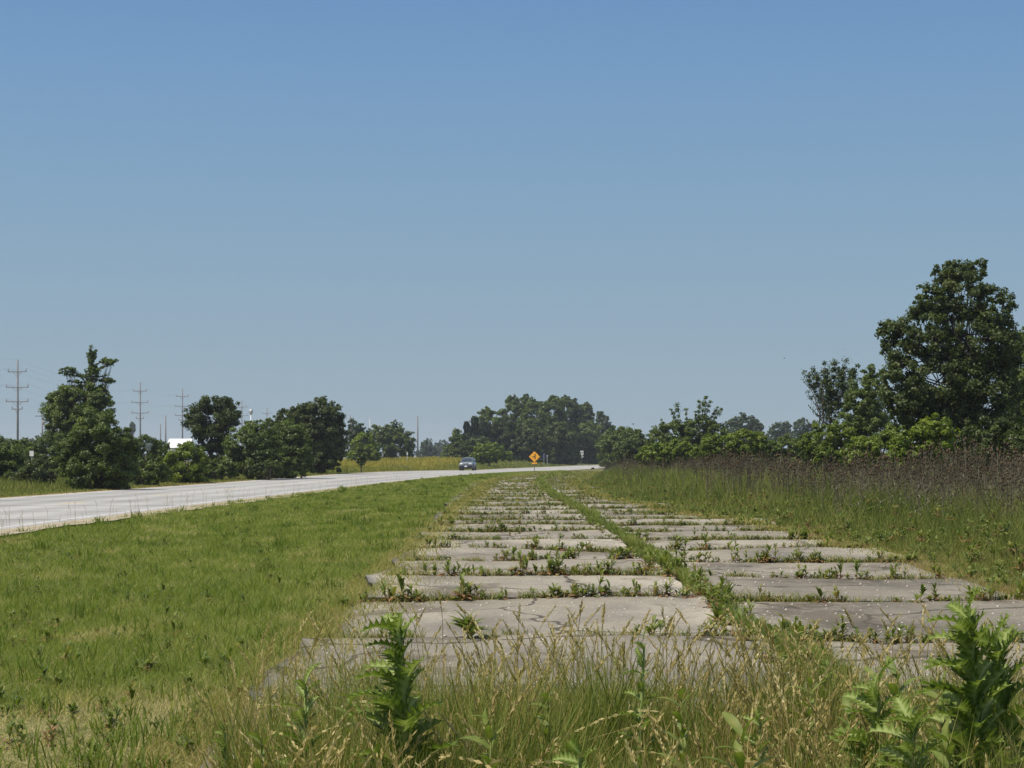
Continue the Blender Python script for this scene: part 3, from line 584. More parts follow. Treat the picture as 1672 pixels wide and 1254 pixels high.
# ---- central wood
for i, (px, top, hw, lab) in enumerate([(775, 681, 14, 'tallest dark cedar at the left side of the central wood'), (762, 690, 12, 'second dark cedar at the left side of the central wood'), (790, 690, 14, 'dark cedar right of the tallest one in the central wood')]):
    cedar('cedar_tree', lab, px, 300 + 4 * i, top, 758, hw, i)
cw = [
    ('leafy_tree', 'small tree at the far left end of the central wood', 745, 300, [(747, 725, 12, 24), (742, 742, 9, 14)], L_mid),
    ('leafy_tree', 'tree rising behind the cedars of the central wood', 800, 330, [(798, 695, 22, 26), (785, 710, 20, 24), (795, 675, 10, 10)], L_mid),
    ('tall_tree', 'tree with the leftmost high tufts of the central wood', 838, 335, [(838, 680, 24, 26), (835, 655, 9, 9), (850, 660, 12, 12), (858, 651, 6, 7)], L_mid),
    ('tall_tree', 'tree in the middle of the central wood skyline', 872, 330, [(872, 680, 22, 26), (872, 662, 12, 10), (868, 700, 26, 20)], L_mid),
    ('tall_tree', 'broad tree with the highest leafy dome of the central wood', 903, 325, [(903, 675, 22, 26), (903, 658, 12, 12), (890, 665, 10, 10)], L_mid),
    ('tall_tree', 'tree just right of the highest dome of the central wood', 928, 322, [(928, 678, 20, 26), (924, 657, 9, 10), (940, 672, 12, 14)], L_cot),
    ('tall_tree', 'tree on the right shoulder of the central wood', 955, 320, [(950, 685, 18, 26), (958, 670, 9, 14), (955, 705, 24, 20)], L_cot),
    ('tall_tree', 'slim loose tree poking up at the right end of the central wood', 983, 315, [(984, 692, 11, 14), (980, 677, 6, 7), (990, 705, 8, 10)], L_hazy),
    ('leafy_tree', 'lower tree at the right foot of the central wood', 1005, 290, [(1005, 718, 20, 20), (990, 730, 18, 18), (1020, 728, 16, 20)], L_mid),
    ('leafy_tree', 'bright lower tree behind the route marker sign', 960, 285, [(955, 725, 26, 22), (935, 715, 20, 14), (968, 742, 16, 16)], L_mid),
    ('leafy_tree', 'lower tree right of the warning sign in the central wood', 915, 290, [(915, 722, 24, 24), (905, 742, 22, 16), (930, 745, 16, 12)], L_dark),
    ('leafy_tree', 'dark lower tree behind the warning sign', 868, 292, [(868, 722, 24, 26), (850, 735, 20, 22), (880, 742, 20, 16)], L_dark),
    ('leafy_tree', 'dark lower tree left of the warning sign behind the round tree', 825, 294, [(825, 720, 24, 28), (840, 742, 16, 14), (810, 705, 16, 16)], L_dark),
    ('leafy_tree', 'dark lower tree beneath the cedars of the central wood', 780, 296, [(778, 735, 24, 22), (758, 742, 16, 16)], L_dark)]
for i, (nm_, lab, px, dd3, bl, mt) in enumerate(cw):
    dd3 += 34 * (px > 820)
    k_ = (min(px, 990) - CX) / F; far_ = (-(.012 - k_) + math.sqrt((.012 - k_) ** 2 + .001 * 20.2)) / .0005; dd3 = max(dd3, far_ + 14 + (dd3 - 285) * .5)
    if i == 8: dd3 = 285
    if i not in (0, 1, 13, 8): bl = bl + [(px, 715, 24, 24)]
    if i in (0, 8, 9, 10, 11, 12, 13): bl = bl + [(px - 12, 752, 18, 13), (px + 12, 752, 18, 13), (px, 735, 20, 14)]
    tree(nm_, lab, 'tree', px, dd3, bl, mt, 6.5, seed=100 + i, trunk_r=.18, clump=.28)
tree('round_tree', 'small round yellow-green tree in front of the central wood right of the car', 'tree', 800, 262, [(795, 738, 24, 17), (788, 746, 20, 10), (812, 742, 16, 12), (829, 745, 8, 8)], L_bright, 5, seed=120, trunk_r=.1)
# ---- right hedge
tree('leafy_tree', 'tree joining the central wood to the hedge right of the road bend', 'tree', 1012, 240, [(1012, 712, 20, 16), (1028, 722, 22, 20), (1000, 728, 16, 20), (1015, 745, 24, 14)], L_mid, 5.5, seed=129, trunk_r=.12)
tree('hedge_bush', 'dark green hedge bush right of the route marker sign', 'bush', 1035, 200, [(1035, 722, 22, 22), (1015, 735, 14, 16), (1050, 732, 18, 20)], L_mid, 5, seed=130, stems=3)
tree('hedge_bush', 'hedge bush with pale leaf tips left of the yellow-green bushes', 'bush', 1032, 160, [(1030, 737, 14, 17), (1040, 742, 12, 12)], L_cot, 5, seed=131, stems=3)
tree('ragged_shrub_tree', 'ragged shrubby tree with several thin pointed tops right of centre', 'tree', 1130, 150, [(1100, 712, 30, 24), (1140, 700, 30, 22), (1165, 712, 26, 22), (1075, 722, 22, 20), (1120, 730, 50, 16)], L_mid, 5, seed=132, trunk_r=.08, stems=3,
     arms=[(1105, 660, (1112, 705), 6), (1096, 668, (1108, 700), 5), (1080, 685, (1095, 710), 4), (1120, 668, (1122, 705), 5), (1152, 648, (1142, 700), 7), (1142, 655, (1140, 695), 6), (1160, 655, (1145, 690), 5), (1178, 668, (1152, 700), 6), (1172, 665, (1155, 690), 5), (1135, 672, (1138, 700), 5)])
tree('yellow_green_bush', 'bright yellow-green bush left of the teasel patch crest', 'bush', 1090, 110, [(1085, 742, 34, 18), (1060, 745, 22, 14), (1110, 738, 22, 18)], L_bright, 5, seed=133, stems=4)
tree('yellow_green_bush', 'bright yellow-green bush below the ragged shrubby tree', 'bush', 1190, 105, [(1180, 727, 32, 22), (1215, 725, 30, 22), (1150, 735, 24, 18), (1240, 728, 18, 20)], L_bright, 5, seed=134, stems=4)
tree('far_cottonwood', 'hazy far rounded tree behind the hedge right of the ragged shrubby tree', 'tree', 1215, 380, [(1213, 692, 22, 16), (1195, 698, 14, 12), (1235, 700, 12, 14), (1210, 712, 34, 14)], L_hazy, 5, seed=135, trunk_r=.2)
tree('far_cottonwood', 'hazy far tree group member midway between hedge and slim tree', 'tree', 1275, 430, [(1270, 703, 14, 13), (1284, 700, 9, 11), (1262, 712, 12, 10)], L_hazy, 4.4, seed=136, trunk_r=.2)
tree('far_cottonwood', 'hazy far tree just left of the slim tree', 'tree', 1312, 420, [(1310, 697, 14, 13), (1320, 706, 12, 12), (1300, 712, 14, 10)], L_hazy, 4.6, seed=137, trunk_r=.2)
tree('hedge_bush', 'green hedge bush below the far hazy trees', 'bush', 1285, 110, [(1280, 728, 28, 16), (1260, 735, 24, 16), (1300, 732, 20, 16)], L_mid, 5, seed=138, stems=3)
tree('yellow_green_bush', 'bright yellow-green bush at the foot of the slim tree', 'bush', 1350, 82, [(1345, 718, 30, 26), (1375, 712, 24, 26), (1322, 728, 18, 20), (1360, 740, 34, 20)], L_bright, 5, seed=139, stems=4)
tree('slim_tree', 'slim upright tree with see-through feathery crown left of the big tree', 'tree', 1358, 92, [(1345, 632, 14, 30), (1365, 625, 16, 34), (1385, 625, 14, 28), (1360, 665, 22, 22), (1328, 620, 10, 14)], L_cot, 1.9, seed=140, trunk_r=.05, stems=3, clump=.26,
     arms=[(1313, 607, (1350, 670), 4), (1328, 602, (1350, 665), 5), (1345, 592, (1356, 660), 6), (1362, 590, (1360, 650), 6), (1382, 588, (1364, 650), 6), (1400, 596, (1368, 655), 6), (1404, 618, (1370, 668), 5), (1318, 640, (1352, 685), 3), (1322, 665, (1354, 695), 2)])
tree('leafy_tree', 'mid green tree between the slim tree and the big tree', 'tree', 1412, 88, [(1408, 665, 28, 46), (1428, 640, 20, 44), (1395, 690, 26, 30), (1425, 700, 30, 34)], L_mid, 5, seed=141, trunk_r=.1)
tree('cottonwood_tree', 'tallest tree of the photo, big glossy-leaved one at the right', 'tree', 1560, 62,
     [(1570, 478, 44, 46), (1560, 445, 34, 20), (1622, 505, 28, 44), (1510, 540, 42, 44), (1468, 560, 30, 38), (1590, 560, 62, 50), (1640, 570, 28, 50), (1540, 620, 70, 52), (1470, 625, 34, 48), (1615, 640, 55, 55), (1530, 680, 70, 36), (1520, 490, 26, 26), (1598, 440, 14, 18), (1450, 540, 16, 18), (1490, 660, 40, 40), (1560, 700, 80, 34), (1630, 700, 50, 34)],
     L_cot, 3.6, seed=142, trunk_r=.12, clump=.21, leaf=.082, brk=.8, spray=.8)
tree('leafy_tree', 'tree at the right edge of the photo behind the big tree', 'tree', 1680, 84, [(1672, 600, 34, 60), (1700, 620, 50, 80), (1660, 670, 34, 50), (1690, 700, 50, 50)], L_mid, 5, seed=143, trunk_r=.12)
tree('leafy_bush', 'light green leafy bush under the big tree', 'bush', 1500, 55, [(1500, 745, 38, 44), (1525, 715, 32, 36), (1475, 760, 30, 36), (1545, 760, 30, 36)], L_bright, 4.6, seed=144, stems=4, leaf=.09)
tree('leafy_bush', 'leafy bush at the left foot of the big tree', 'bush', 1440, 70, [(1440, 735, 34, 30), (1410, 740, 30, 26), (1460, 715, 24, 24)], L_bright, 5, seed=145, stems=3)
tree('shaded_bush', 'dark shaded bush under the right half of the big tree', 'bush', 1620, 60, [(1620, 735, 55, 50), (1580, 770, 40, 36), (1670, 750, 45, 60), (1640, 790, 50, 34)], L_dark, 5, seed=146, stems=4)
tree('leafy_bush', 'bush with yellowish leaves right of the light green one under the big tree', 'bush', 1600, 50, [(1598, 790, 24, 26), (1640, 800, 28, 24)], L_mid, 4, seed=147, stems=3, leaf=.08)

# ------------------------------------------------------------------ teasels
rt = np.random.default_rng(21)
def teasel_parts(seed, lod=0):
    r = np.random.default_rng(seed); H = 1.0; st = MB(); heads = []
    n6 = 5 if not lod else 3
    st.tube([(0, 0, -.03), (r.normal(0, .01), r.normal(0, .01), .5), (r.normal(0, .02), r.normal(0, .02), .95)], [.006, .005, .003], n6, tint=r.random(), cap=False)
    heads.append((Vector(st.v[-1]), .025))
    for k in range(r.integers(2, 4) * 2 if not lod else r.integers(3, 6)):
        z = .45 + .4 * r.random(); a = r.random() * 6.28; l = .06 + .12 * r.random(); e = Vector((math.cos(a) * l, math.sin(a) * l, z + .12 + .14 * r.random()))
        st.tube([(0, 0, z), (e.x * .7, e.y * .7, z + .05), e], [.0035, .003, .0025], 3, tint=r.random(), cap=False); heads.append((e, .014 + .011 * r.random()))
    if not lod:
        for k in range(5):
            z = .15 + .5 * r.random(); a = r.random() * 6.28; c, s_ = math.cos(a), math.sin(a); l = .12 + .08 * r.random()
            st.add([(0, 0, z), (c * l * .5 - s_ * .01, s_ * l * .5 + c * .01, z + .05), (c * l, s_ * l, z + .01), (c * l * .5 + s_ * .01, s_ * l * .5 - c * .01, z + .05)], [(0, 1, 2, 3)], tint=.8)
    return st, heads
def head_mb(mb, c, hl, n=6, rg=None):
    c = Vector(c); zz = [0, .3, .7, 1.0]; rr = [.15, .5, .42, .12]
    vs = []
    for z, r_ in zip(zz, rr):
        for k in range(n):
            a = 6.2832 * k / n + z; q = hl * r_ * (1 + (.12 if k % 2 else -.1)); vs.append((c.x + math.cos(a) * q, c.y + math.sin(a) * q, c.z + hl * 1.7 * z))
    fs = [(i * n + k, i * n + (k + 1) % n, (i + 1) * n + (k + 1) % n, (i + 1) * n + k) for i in range(3) for k in range(n)] + [tuple(range(3 * n, 4 * n))]
    mb.add(vs, fs, .5)
    if n > 5:      # long curved bracts below and spiny tuft
        for k in range(6):
            a = 6.2832 * k / 6; x_, y_ = math.cos(a), math.sin(a)
            mb.add([c, (c.x + x_ * hl * .8 - y_ * .002, c.y + y_ * hl * .8 + x_ * .002, c.z + hl * .3), (c.x + x_ * hl * 1.0, c.y + y_ * hl * 1.0, c.z + hl * 1.3), (c.x + x_ * hl * .8 + y_ * .002, c.y + y_ * hl * .8 - x_ * .002, c.z + hl * .3)], [(0, 1, 2, 3)], .3)
n_ = 6500; d = logd(n_, 24, 200, rt); u = 1.1 + 10.5 * rt.random(n_) ** 1.05; x = Xc(d) + HW + .35 - enr(d) + u
dens = .6 * fnoise(x * .8 + 12, d * .5) + .4 * vnoise(x * .25 + 2, d * .09)
s_ = (x / d < .30) & (dens > .45 + .17 * rt.random(n_) - .05 * smooth(60, 35, d)) & (u > 1.0 + 1.3 * smooth(45, 25, d)) & (rt.random(n_) < .25 + .75 * smooth(0.8, 3, u))
x, d, u = x[s_], d[s_], u[s_]; order = np.argsort(d); x, d, u = x[order], d[order], u[order]
ht = (.85 + .55 * rt.random(len(x)) ** 1.3 + 1.2 * (fnoise(x * .45, d * .16) - .35) + .18 * smooth(70, 40, d) - .08) * (1 - .25 * smooth(90, 160, d)) * (.8 + .2 * smooth(0, 4, u))
protos = []
for i in range(5):
    st, heads = teasel_parts(i); hm = []
    for j, (c, hl) in enumerate(heads): m = MB(); head_mb(m, (0, 0, 0), hl); hm.append((m.mesh('seed_head', M_thead, True), c))
    protos.append((st.mesh('teasel_stem', M_teas), hm))
tri = 0
for i in range(min(300, len(x))):
    sm, hm = protos[rt.integers(0, 5)]
    if (x[i] / d[i]) < .292 or i < 290:
        e = empty('teasel', (x[i], d[i], float(gz(x[i], d[i]))), 'dry brown teasel stalk with spiny heads standing in the weeds right of the old pavement', 'teasel', 'dry teasel stalks right of the old pavement', rt.random() * 6.28)
        e.scale = (ht[i],) * 3; e.rotation_euler.x = rt.normal(0, .04); e.rotation_euler.y = rt.normal(0, .04)
        link('stem', sm, e)
        for hme, c in hm: link('seed_head', hme, e, c)
lo_st, lo_hd = MB(), MB()
lib = []
for i in range(10):
    st, heads = teasel_parts(100 + i, 1); h_ = MB()
    for c, hl in heads: head_mb(h_, c, hl * 1.25, 4)
    F_s = [f for f in st.f if len(f) == 4]; F_h = [f for f in h_.f if len(f) == 4]
    V0 = np.array(st.v + h_.v); Q0 = np.array(F_s + [tuple(a + len(st.v) for a in f) for f in F_h]); lib.append((V0, Q0, np.array(st.t + [.5] * len(h_.v)), np.array([0] * len(F_s) + [1] * len(F_h))))
VV, QQ, TT, MM = [], [], [], []; off = 0
for i in range(300, len(x)):
    V0, Q0, T0, M0 = lib[rt.integers(0, 10)]; a = rt.random() * 6.28; ca, sa = math.cos(a), math.sin(a); wd = 1 + d[i] / 110
    P = V0 * ht[i]; lean = rt.normal(0, .05, 2)
    Xr = (P[:, 0] * ca - P[:, 1] * sa); Yr = (P[:, 0] * sa + P[:, 1] * ca)
    VV.append(np.stack([x[i] + Xr * (1 + .15 * wd) + lean[0] * P[:, 2], d[i] + Yr * (1 + .15 * wd) + lean[1] * P[:, 2], gz(x[i], d[i]) + P[:, 2]], -1)); QQ.append(Q0 + off); TT.append(np.clip(T0 + rt.normal(0, .2), 0, 1)); MM.append(M0); off += len(V0)
me = mesh_np('teasel_mass', np.concatenate(VV), np.concatenate(QQ), mats=[M_teas, M_thead], tint=np.concatenate(TT), midx=np.concatenate(MM))
tag(link('teasel_mass', me), 'dense mass of dry brown teasels stretching away right of the old pavement', 'teasels', 'dry teasel stalks right of the old pavement', 'stuff')

# ------------------------------------------------------------------ weeds in the joints
rw = np.random.default_rng(8)
def weed_arrays(seed, kind=0):
    r = np.random.default_rng(seed); n = r.integers(24, 42); V, Q, T = [], [], []; off = 0
    stemn = r.integers(2, 5); sp = r.normal(0, .035, (stemn, 2)); sh = .04 + .15 * r.random(stemn)
    for i in range(n):
        s_i = r.integers(0, stemn); f = r.random(); a = r.random() * 6.28; low = f < .34
        L = (.08 + .08 * r.random()) * (1 - .35 * f); W = L * (.20 + .13 * r.random()); el = r.uniform(.05, .6) if low else r.uniform(.3, 1.35)
        o = np.array([sp[s_i, 0], sp[s_i, 1], sh[s_i] * f]); h_ = np.array([math.cos(a), math.sin(a), 0]); sd = np.array([-math.sin(a), math.cos(a), 0])
        p0 = o; p1 = o + (h_ * math.cos(el) + np.array([0, 0, math.sin(el)])) * L * .4; e2 = el - .35; p2 = p1 + (h_ * math.cos(e2) + np.array([0, 0, math.sin(e2)])) * L * .35; e3 = el - .9; p3 = p2 + (h_ * math.cos(e3) + np.array([0, 0, math.sin(e3)])) * L * .25
        vs = [p0 - sd * W * .08, p0 + sd * W * .08, p1 + sd * W * .5, p1 - sd * W * .5, p2 + sd * W * .45, p2 - sd * W * .45, p3, p3 + sd * .001]
        V += vs; Q += [(off, off + 1, off + 2, off + 3), (off + 3, off + 2, off + 4, off + 5), (off + 5, off + 4, off + 7, off + 6)]
        t = np.clip((.82 + .18 * r.random()) if (low and r.random() < .75) else .25 + .5 * r.random(), 0, 1); T += [t] * 8; off += 8
    for j in range(stemn):
        b = np.array([sp[j, 0], sp[j, 1], -.02]); c = np.array([sp[j, 0], sp[j, 1], sh[j]])
        for sx in ((1, 0), (0, 1)):
            s2 = np.array([sx[0], sx[1], 0]) * .003; V += [b - s2, b + s2, c + s2, c - s2]; Q.append((off, off + 1, off + 2, off + 3)); T += [.85] * 4; off += 4
    return np.array(V), np.array(Q), np.array(T)
wlib = [weed_arrays(i) for i in range(9)]
wme = [mesh_np('broadleaf_weed', v, q_, mats=[M_weed], tint=t_) for v, q_, t_ in wlib]
spots = []
for ji, j in enumerate(joints[3:]):
    for lane in (0, 1):
        xx = -HW + .1 if lane == 0 else .15; end = -.15 if lane == 0 else HW - .1
        dn = 1.0 if lane else .85
        if ji == 0 and lane == 0: dn = .10
        
        while xx < end:
            g = fnoise(xx * .9 + ji * 5.1, ji * 2.7)
            if (ji == 0 and lane == 1 and rw.random() < .7) or rw.random() < dn * (.58 + .9 * smooth(.38, .55, g)): spots.append((xx + float(Xc(j)), j + rw.normal(0, .04), rw.choice([rw.uniform(.25, .6), rw.uniform(.5, .9), rw.uniform(.7, 1.25)]) * (.75 + .5 * g)))
            xx += rw.uniform(.015, .08) * (.7 + j / 60)
# weeds in the centre strip and on the right edge
for k in range(380):
    dd3 = float(logd(1, 9.5, 200, rw)[0]); spots.append((float(Xc(dd3)) + rw.normal(0, .12) * (1 + dd3 / 80), dd3, rw.uniform(.5, 1.2)))
spots.sort(key=lambda s: s[1] / s[2])
WL = 'low broadleaf weed growing from a joint of the old pavement'
for i, (xx, dd3, sc) in enumerate(spots[:300]):
    o = link('broadleaf_weed', wme[rw.integers(0, 9)], None, (xx, dd3, float(top_z(np.array(xx), np.array(dd3))) - .02), (rw.normal(0, .1), rw.normal(0, .1), rw.random() * 6.28), (sc, sc, sc * rw.uniform(.8, 1.2)))
    tag(o, WL, 'weed', 'weeds in the joints of the old pavement')
VV, QQ, TT = [], [], []; off = 0
rest = spots[300:]
# lawn weeds and far slab weeds also belong to the uncountable rest
for k in range(700):
    dd3 = float(logd(1, 34, 205, rw)[0]); xx = float(Xc(dd3)) + rw.uniform(-HW, HW); rest.append((xx, dd3, rw.uniform(.35, .8)))
for (xx, dd3, sc) in rest:
    V0, Q0, T0 = wlib[rw.integers(0, 9)]; a = rw.random() * 6.28; ca, sa = math.cos(a), math.sin(a); sc *= .8
    VV.append(np.stack([xx + (V0[:, 0] * ca - V0[:, 1] * sa) * sc, dd3 + (V0[:, 0] * sa + V0[:, 1] * ca) * sc, float(top_z(np.array(xx), np.array(dd3))) - .01 + V0[:, 2] * sc * .8], -1)); QQ.append(Q0 + off); TT.append(np.clip(T0 + rw.normal(0, .1), 0, 1)); off += len(V0)
tag(link('distant_weeds', mesh_np('distant_weeds', np.concatenate(VV), np.concatenate(QQ), mats=[M_weed], tint=np.concatenate(TT))), 'countless small weeds over the farther slabs of the old pavement', 'weeds', 'weeds in the joints of the old pavement', 'stuff')
VV, QQ, TT = [], [], []; off = 0
for k in range(2300):
    left = k < 650; dd3 = float(logd(1, 8.5 if left else 20, 130, rw)[0])
    if left: lo = max(-.2787 * dd3 - 1, float(Xn(dd3)) + .6); xx = rw.uniform(lo, float(Xc(dd3)) - HW)
    else: xx = float(Xc(dd3)) + HW - float(enr(dd3)) + rw.uniform(.1, 5.5)
    sc = rw.uniform(.25, .75) if left else rw.uniform(.4, 1.15); V0, Q0, T0 = wlib[rw.integers(0, 9)]; a = rw.random() * 6.28; ca, sa = math.cos(a), math.sin(a)
    VV.append(np.stack([xx + (V0[:, 0] * ca - V0[:, 1] * sa) * sc, dd3 + (V0[:, 0] * sa + V0[:, 1] * ca) * sc, float(gz(xx, dd3)) + (0 if left else rw.random() * .55 * float(smooth(.3, 2.2, xx - (float(Xc(dd3)) + HW - float(enr(dd3)))))) + V0[:, 2] * sc], -1)); QQ.append(Q0 + off); TT.append(np.clip(T0 * .8 + rw.normal(.12, .12), 0, 1)); off += len(V0)
tag(link('verge_weeds', mesh_np('verge_weeds', np.concatenate(VV), np.concatenate(QQ), mats=[M_weed], tint=np.concatenate(TT))), 'scattered leafy weeds among the grass on both sides of the old pavement', 'weeds', None, 'stuff')

# ------------------------------------------------------------------ thistles
def thistle_leaf(seed, L=.30, W=.10, lob=7):
    r = np.random.default_rng(seed); V, Fq, T = [], [], []; x_, z_ = 0, 0; el = 1.15; mid_, n = [], lob * 2 + 1
    for i in range(n + 1):
        f = i / n; mid_.append((x_, z_)); x_ += math.cos(el) * L / n; z_ += math.sin(el) * L / n; el -= .06 + .03 * r.random()
    for i, (mx_, mz) in enumerate(mid_):
        f = i / n; env = W * (math.sin(math.pi * min(1, f * .82 + .16)) ** .8); lobe = env * (1.0 if i % 2 else .38) * (.85 + .3 * r.random())
        if i == n: lobe = .002
        sh = .02 * L if i % 2 else -.01 * L; lift = lobe * .45 * (1 if i % 2 else .6)
        rw_ = .004 * (1 - f) + .0012
        V += [(mx_ + sh, lobe, mz + lift), (mx_, rw_, mz), (mx_, -rw_, mz), (mx_ + sh, -lobe, mz + lift)]; t = .42 + .2 * r.random(); T += [t, 1, 1, t]
    for i in range(n):
        b = i * 4; Fq += [(b, b + 1, b + 5, b + 4), (b + 1, b + 2, b + 6, b + 5), (b + 2, b + 3, b + 7, b + 6)]
        if i % 2:   # spines
            for sgn, k in ((1, 0), (-1, 3)):
                vx, vy, vz = V[b + k]; m = len(V); V += [(vx, vy, vz), (vx + .012, vy, vz), (vx + .012, vy + sgn * .014, vz + .008)]; T += [.8] * 3; Fq.append((m, m + 1, m + 2, m + 2))
    q_ = np.array([f for f in Fq if f[2] != f[3]]); t_ = np.array([f[:3] for f in Fq if f[2] == f[3]])
    return mesh_np('thistle_leaf', np.array(V), q_, t_, [M_thist], T)
tl = [thistle_leaf(i) for i in range(6)]
def thistle(px, topy, d, label, H0=None, n=34, wide=1.0, seed=0):
    r = np.random.default_rng(seed + 900); X0 = (px - CX) * d / F; z0 = float(top_z(np.array(X0), np.array(d))) - .02; H = EH - (topy - HY) * d / F - z0
    root = empty('thistle', (X0, d, z0), label, 'thistle', 'green thistles in the foreground'); st = MB()
    lx, ly = r.normal(0, .03), r.normal(0, .03)
    st.tube([(0, 0, -.03), (lx * .3, ly * .3, H * .4), (lx, ly, H * .93)], [.012, .010, .004], 8, tint=.9); st.build('stem', M_thist, root, True)
    for i in range(n):
        f = (i + .5) / n; a = i * 2.4 + r.normal(0, .25); z = H * (.10 + .86 * f); ln = .85 * wide * (1.05 - .58 * f) * r.uniform(.75, 1.1) * min(1.25, H / .75); tilt = -.18 * (1 - f) + .62 * f + r.normal(0, .2)
        o = link('leaf', tl[r.integers(0, 6)], root, (lx * f, ly * f, z)); o.rotation_mode = 'ZYX'; o.rotation_euler = (0, -tilt, a); o.scale = (ln, ln * (1.0 - .25 * f), ln)
    return root
thistle(672, 1008, 5.6, 'tall upright green thistle in the foreground before the left lane', seed=1, n=42)
thistle(495, 1095, 5.9, 'shorter thistle left of the tall thistle in the foreground', seed=2, n=30, wide=.75)
thistle(366, 1178, 6.2, 'small thistle at the bottom left beside the mown grass', seed=3, n=24, wide=.7)
thistle(1605, 990, 5.3, 'largest thistle, dark green, at the bottom right corner', seed=4, n=62, wide=.92)
thistle(1655, 1035, 5.7, 'thistle cut by the right edge of the photo behind the largest one', seed=5, n=50, wide=1.1)
thistle(1418, 1105, 5.6, 'middling thistle left of the largest one at the bottom right', seed=6, n=40, wide=.95)
thistle(1490, 1150, 5.0, 'low thistle between the two bigger ones at the bottom right', seed=7, n=34, wide=.9)
thistle(1040, 1025, 6.9, 'slender faint thistle standing among the seed stalks at centre', seed=8, n=22, wide=.55)
thistle(962, 1205, 4.8, 'thistle top at the bottom edge just right of centre', seed=9, n=24, wide=.8)
thistle(1235, 1150, 5.9, 'short thistle hidden in grass left of the bottom right group', seed=10, n=24, wide=.7)

def lance(seed, L=.13, W=.032):
    r = np.random.default_rng(seed); V, Fq, T = [], [], []; x_, z_, el = 0, 0, .9 + .2 * r.random(); n = 5
    for i in range(n + 1):
        f = i / n; e = max(.0015, W * .5 * math.sin(math.pi * min(1, f * .86 + .12)) * (1 if i < n else .05)); t = .25 + .25 * r.random()
        V += [(x_, e, z_ + e * .35), (x_, 0, z_), (x_, -e, z_ + e * .35)]; T += [t, t + .2, t]; x_ += math.cos(el) * L / n; z_ += math.sin(el) * L / n; el -= .2
    for i in range(n): b = i * 3; Fq += [(b, b + 1, b + 4, b + 3), (b + 1, b + 2, b + 5, b + 4)]
    return mesh_np('leaf', np.array(V), np.array(Fq), None, [M_weed], T)
ll = [lance(i) for i in range(5)]
def leafy(px, topy, d, label, n=26, ln=1.0, seed=0):
    r = np.random.default_rng(seed + 40); X0 = (px - CX) * d / F; z0 = float(top_z(np.array(X0), np.array(d))) - .02; H = EH - (topy - HY) * d / F - z0
    root = empty('leafy_weed', (X0, d, z0), label, 'weed', 'tall leafy weeds in the foreground'); st = MB(); lx, ly = r.normal(0, .04), r.normal(0, .04)
    st.tube([(0, 0, -.03), (lx * .3, ly * .3, H * .5), (lx, ly, H * .96)], [.005, .004, .002], 6, tint=.6); st.build('stem', M_weed, root, True)
    for i in range(n):
        f = (i + .5) / n; o = link('leaf', ll[r.integers(0, 5)], root, (lx * f, ly * f, H * (.12 + .84 * f))); o.rotation_mode = 'ZYX'; o.rotation_euler = (0, .35 - .75 * f + r.normal(0, .2), i * 2.4 + r.normal(0, .3)); o.scale = (ln * (1.2 - .6 * f) * r.uniform(.7, 1.2),) * 3
for k, (px, ty, dd3, lab, n_, l_) in enumerate([(1482, 1075, 6.2, 'tallest leafy weed between the two bottom right thistle clumps', 34, 1.25), (1455, 1095, 6.6, 'leafy weed just left of the tallest leafy weed', 28, 1.1), (1530, 1100, 5.9, 'leafy weed at the left side of the largest thistle', 30, 1.2),
        (1345, 1090, 7.2, 'leafy weed at the near end of the centre strip', 26, 1.0), (1300, 1105, 6.6, 'leafy weed in grass left of the centre strip end', 24, 1.1), (1120, 1120, 6.0, 'leafy weed among seed stalks right of the slender thistle', 24, 1.0), (905, 1130, 6.2, 'leafy weed in the middle of the foreground grass', 24, 1.1), (585, 1110, 6.3, 'leafy weed left of the tall thistle', 22, 1.0), (765, 1020, 14.3, 'dark leafy weed standing alone on the nearest left slab joint', 40, 1.6), (790, 1160, 5.2, 'low leafy weed right of the tall thistle', 26, 1.2), (1200, 1175, 5.0, 'low leafy weed at the bottom right of centre', 28, 1.3), (440, 1185, 5.6, 'low leafy weed between the two left thistles', 24, 1.1), (1570, 1185, 4.8, 'low leafy weed at the foot of the largest thistle', 26, 1.3), (1385, 1135, 5.8, 'leafy weed left of the middling thistle', 26, 1.2)]):
    leafy(px, ty, dd3, lab, n_, l_, k)

# ------------------------------------------------------------------ signs and posts
M_org = solid('warning_sheeting', (.85, .38, .02), .45, noise=.04); M_black = solid('black_film', (.012, .012, .012), .5)
M_wsign = solid('white_sheeting', (.72, .72, .70), .45, noise=.05); M_blue = solid('blue_grey_sheeting', (.10, .10, .20), .5); M_back = solid('sign_back', (.34, .35, .36), .5, .4)
M_gpost = solid('dark_green_post', (.10, .11, .09), .6); M_sil = solid('silver_post', (.38, .39, .37), .6, .2)
def gsite(px, d): X0 = (px - CX) * d / F; return X0, d, float(gz(X0, d))
X0, D0, z0 = gsite(872.6, 222)
e = empty('warning_sign', (X0, D0, z0), 'orange-yellow diamond warning sign with a side road symbol beside the light road', 'road sign'); e.scale = (1.2, 1.2, 1.2)
m = MB(); m.box((0, .03, .98), (.035, .02, 1.05)); m.build('post', solid('wood_brown_post', (.16, .13, .09), .8), e)
def diamond(c, r_, y0, y1, mat, nm):
    m = MB(); pts = []
    for k in range(4):
        a0 = math.pi / 2 * k + math.pi / 2
        for da in (-.07, 0, .07): pts.append((math.cos(a0 + da) * r_ * (1 if da == 0 else .985) * (1 - abs(da) * .35), c + math.sin(a0 + da) * r_ * (1 - abs(da) * .35)))
    m.prism(pts, y0, y1); return m.build(nm, mat, e)
diamond(1.50 + .02, .54, -.004, .012, M_org, 'panel')
m = MB()
m.box((.06, -.008, 1.53), (.05, .003, .26)); m.box((-.105, -.008, 1.50), (.115, .003, .038)); m.build('side_road_symbol', M_black, e)
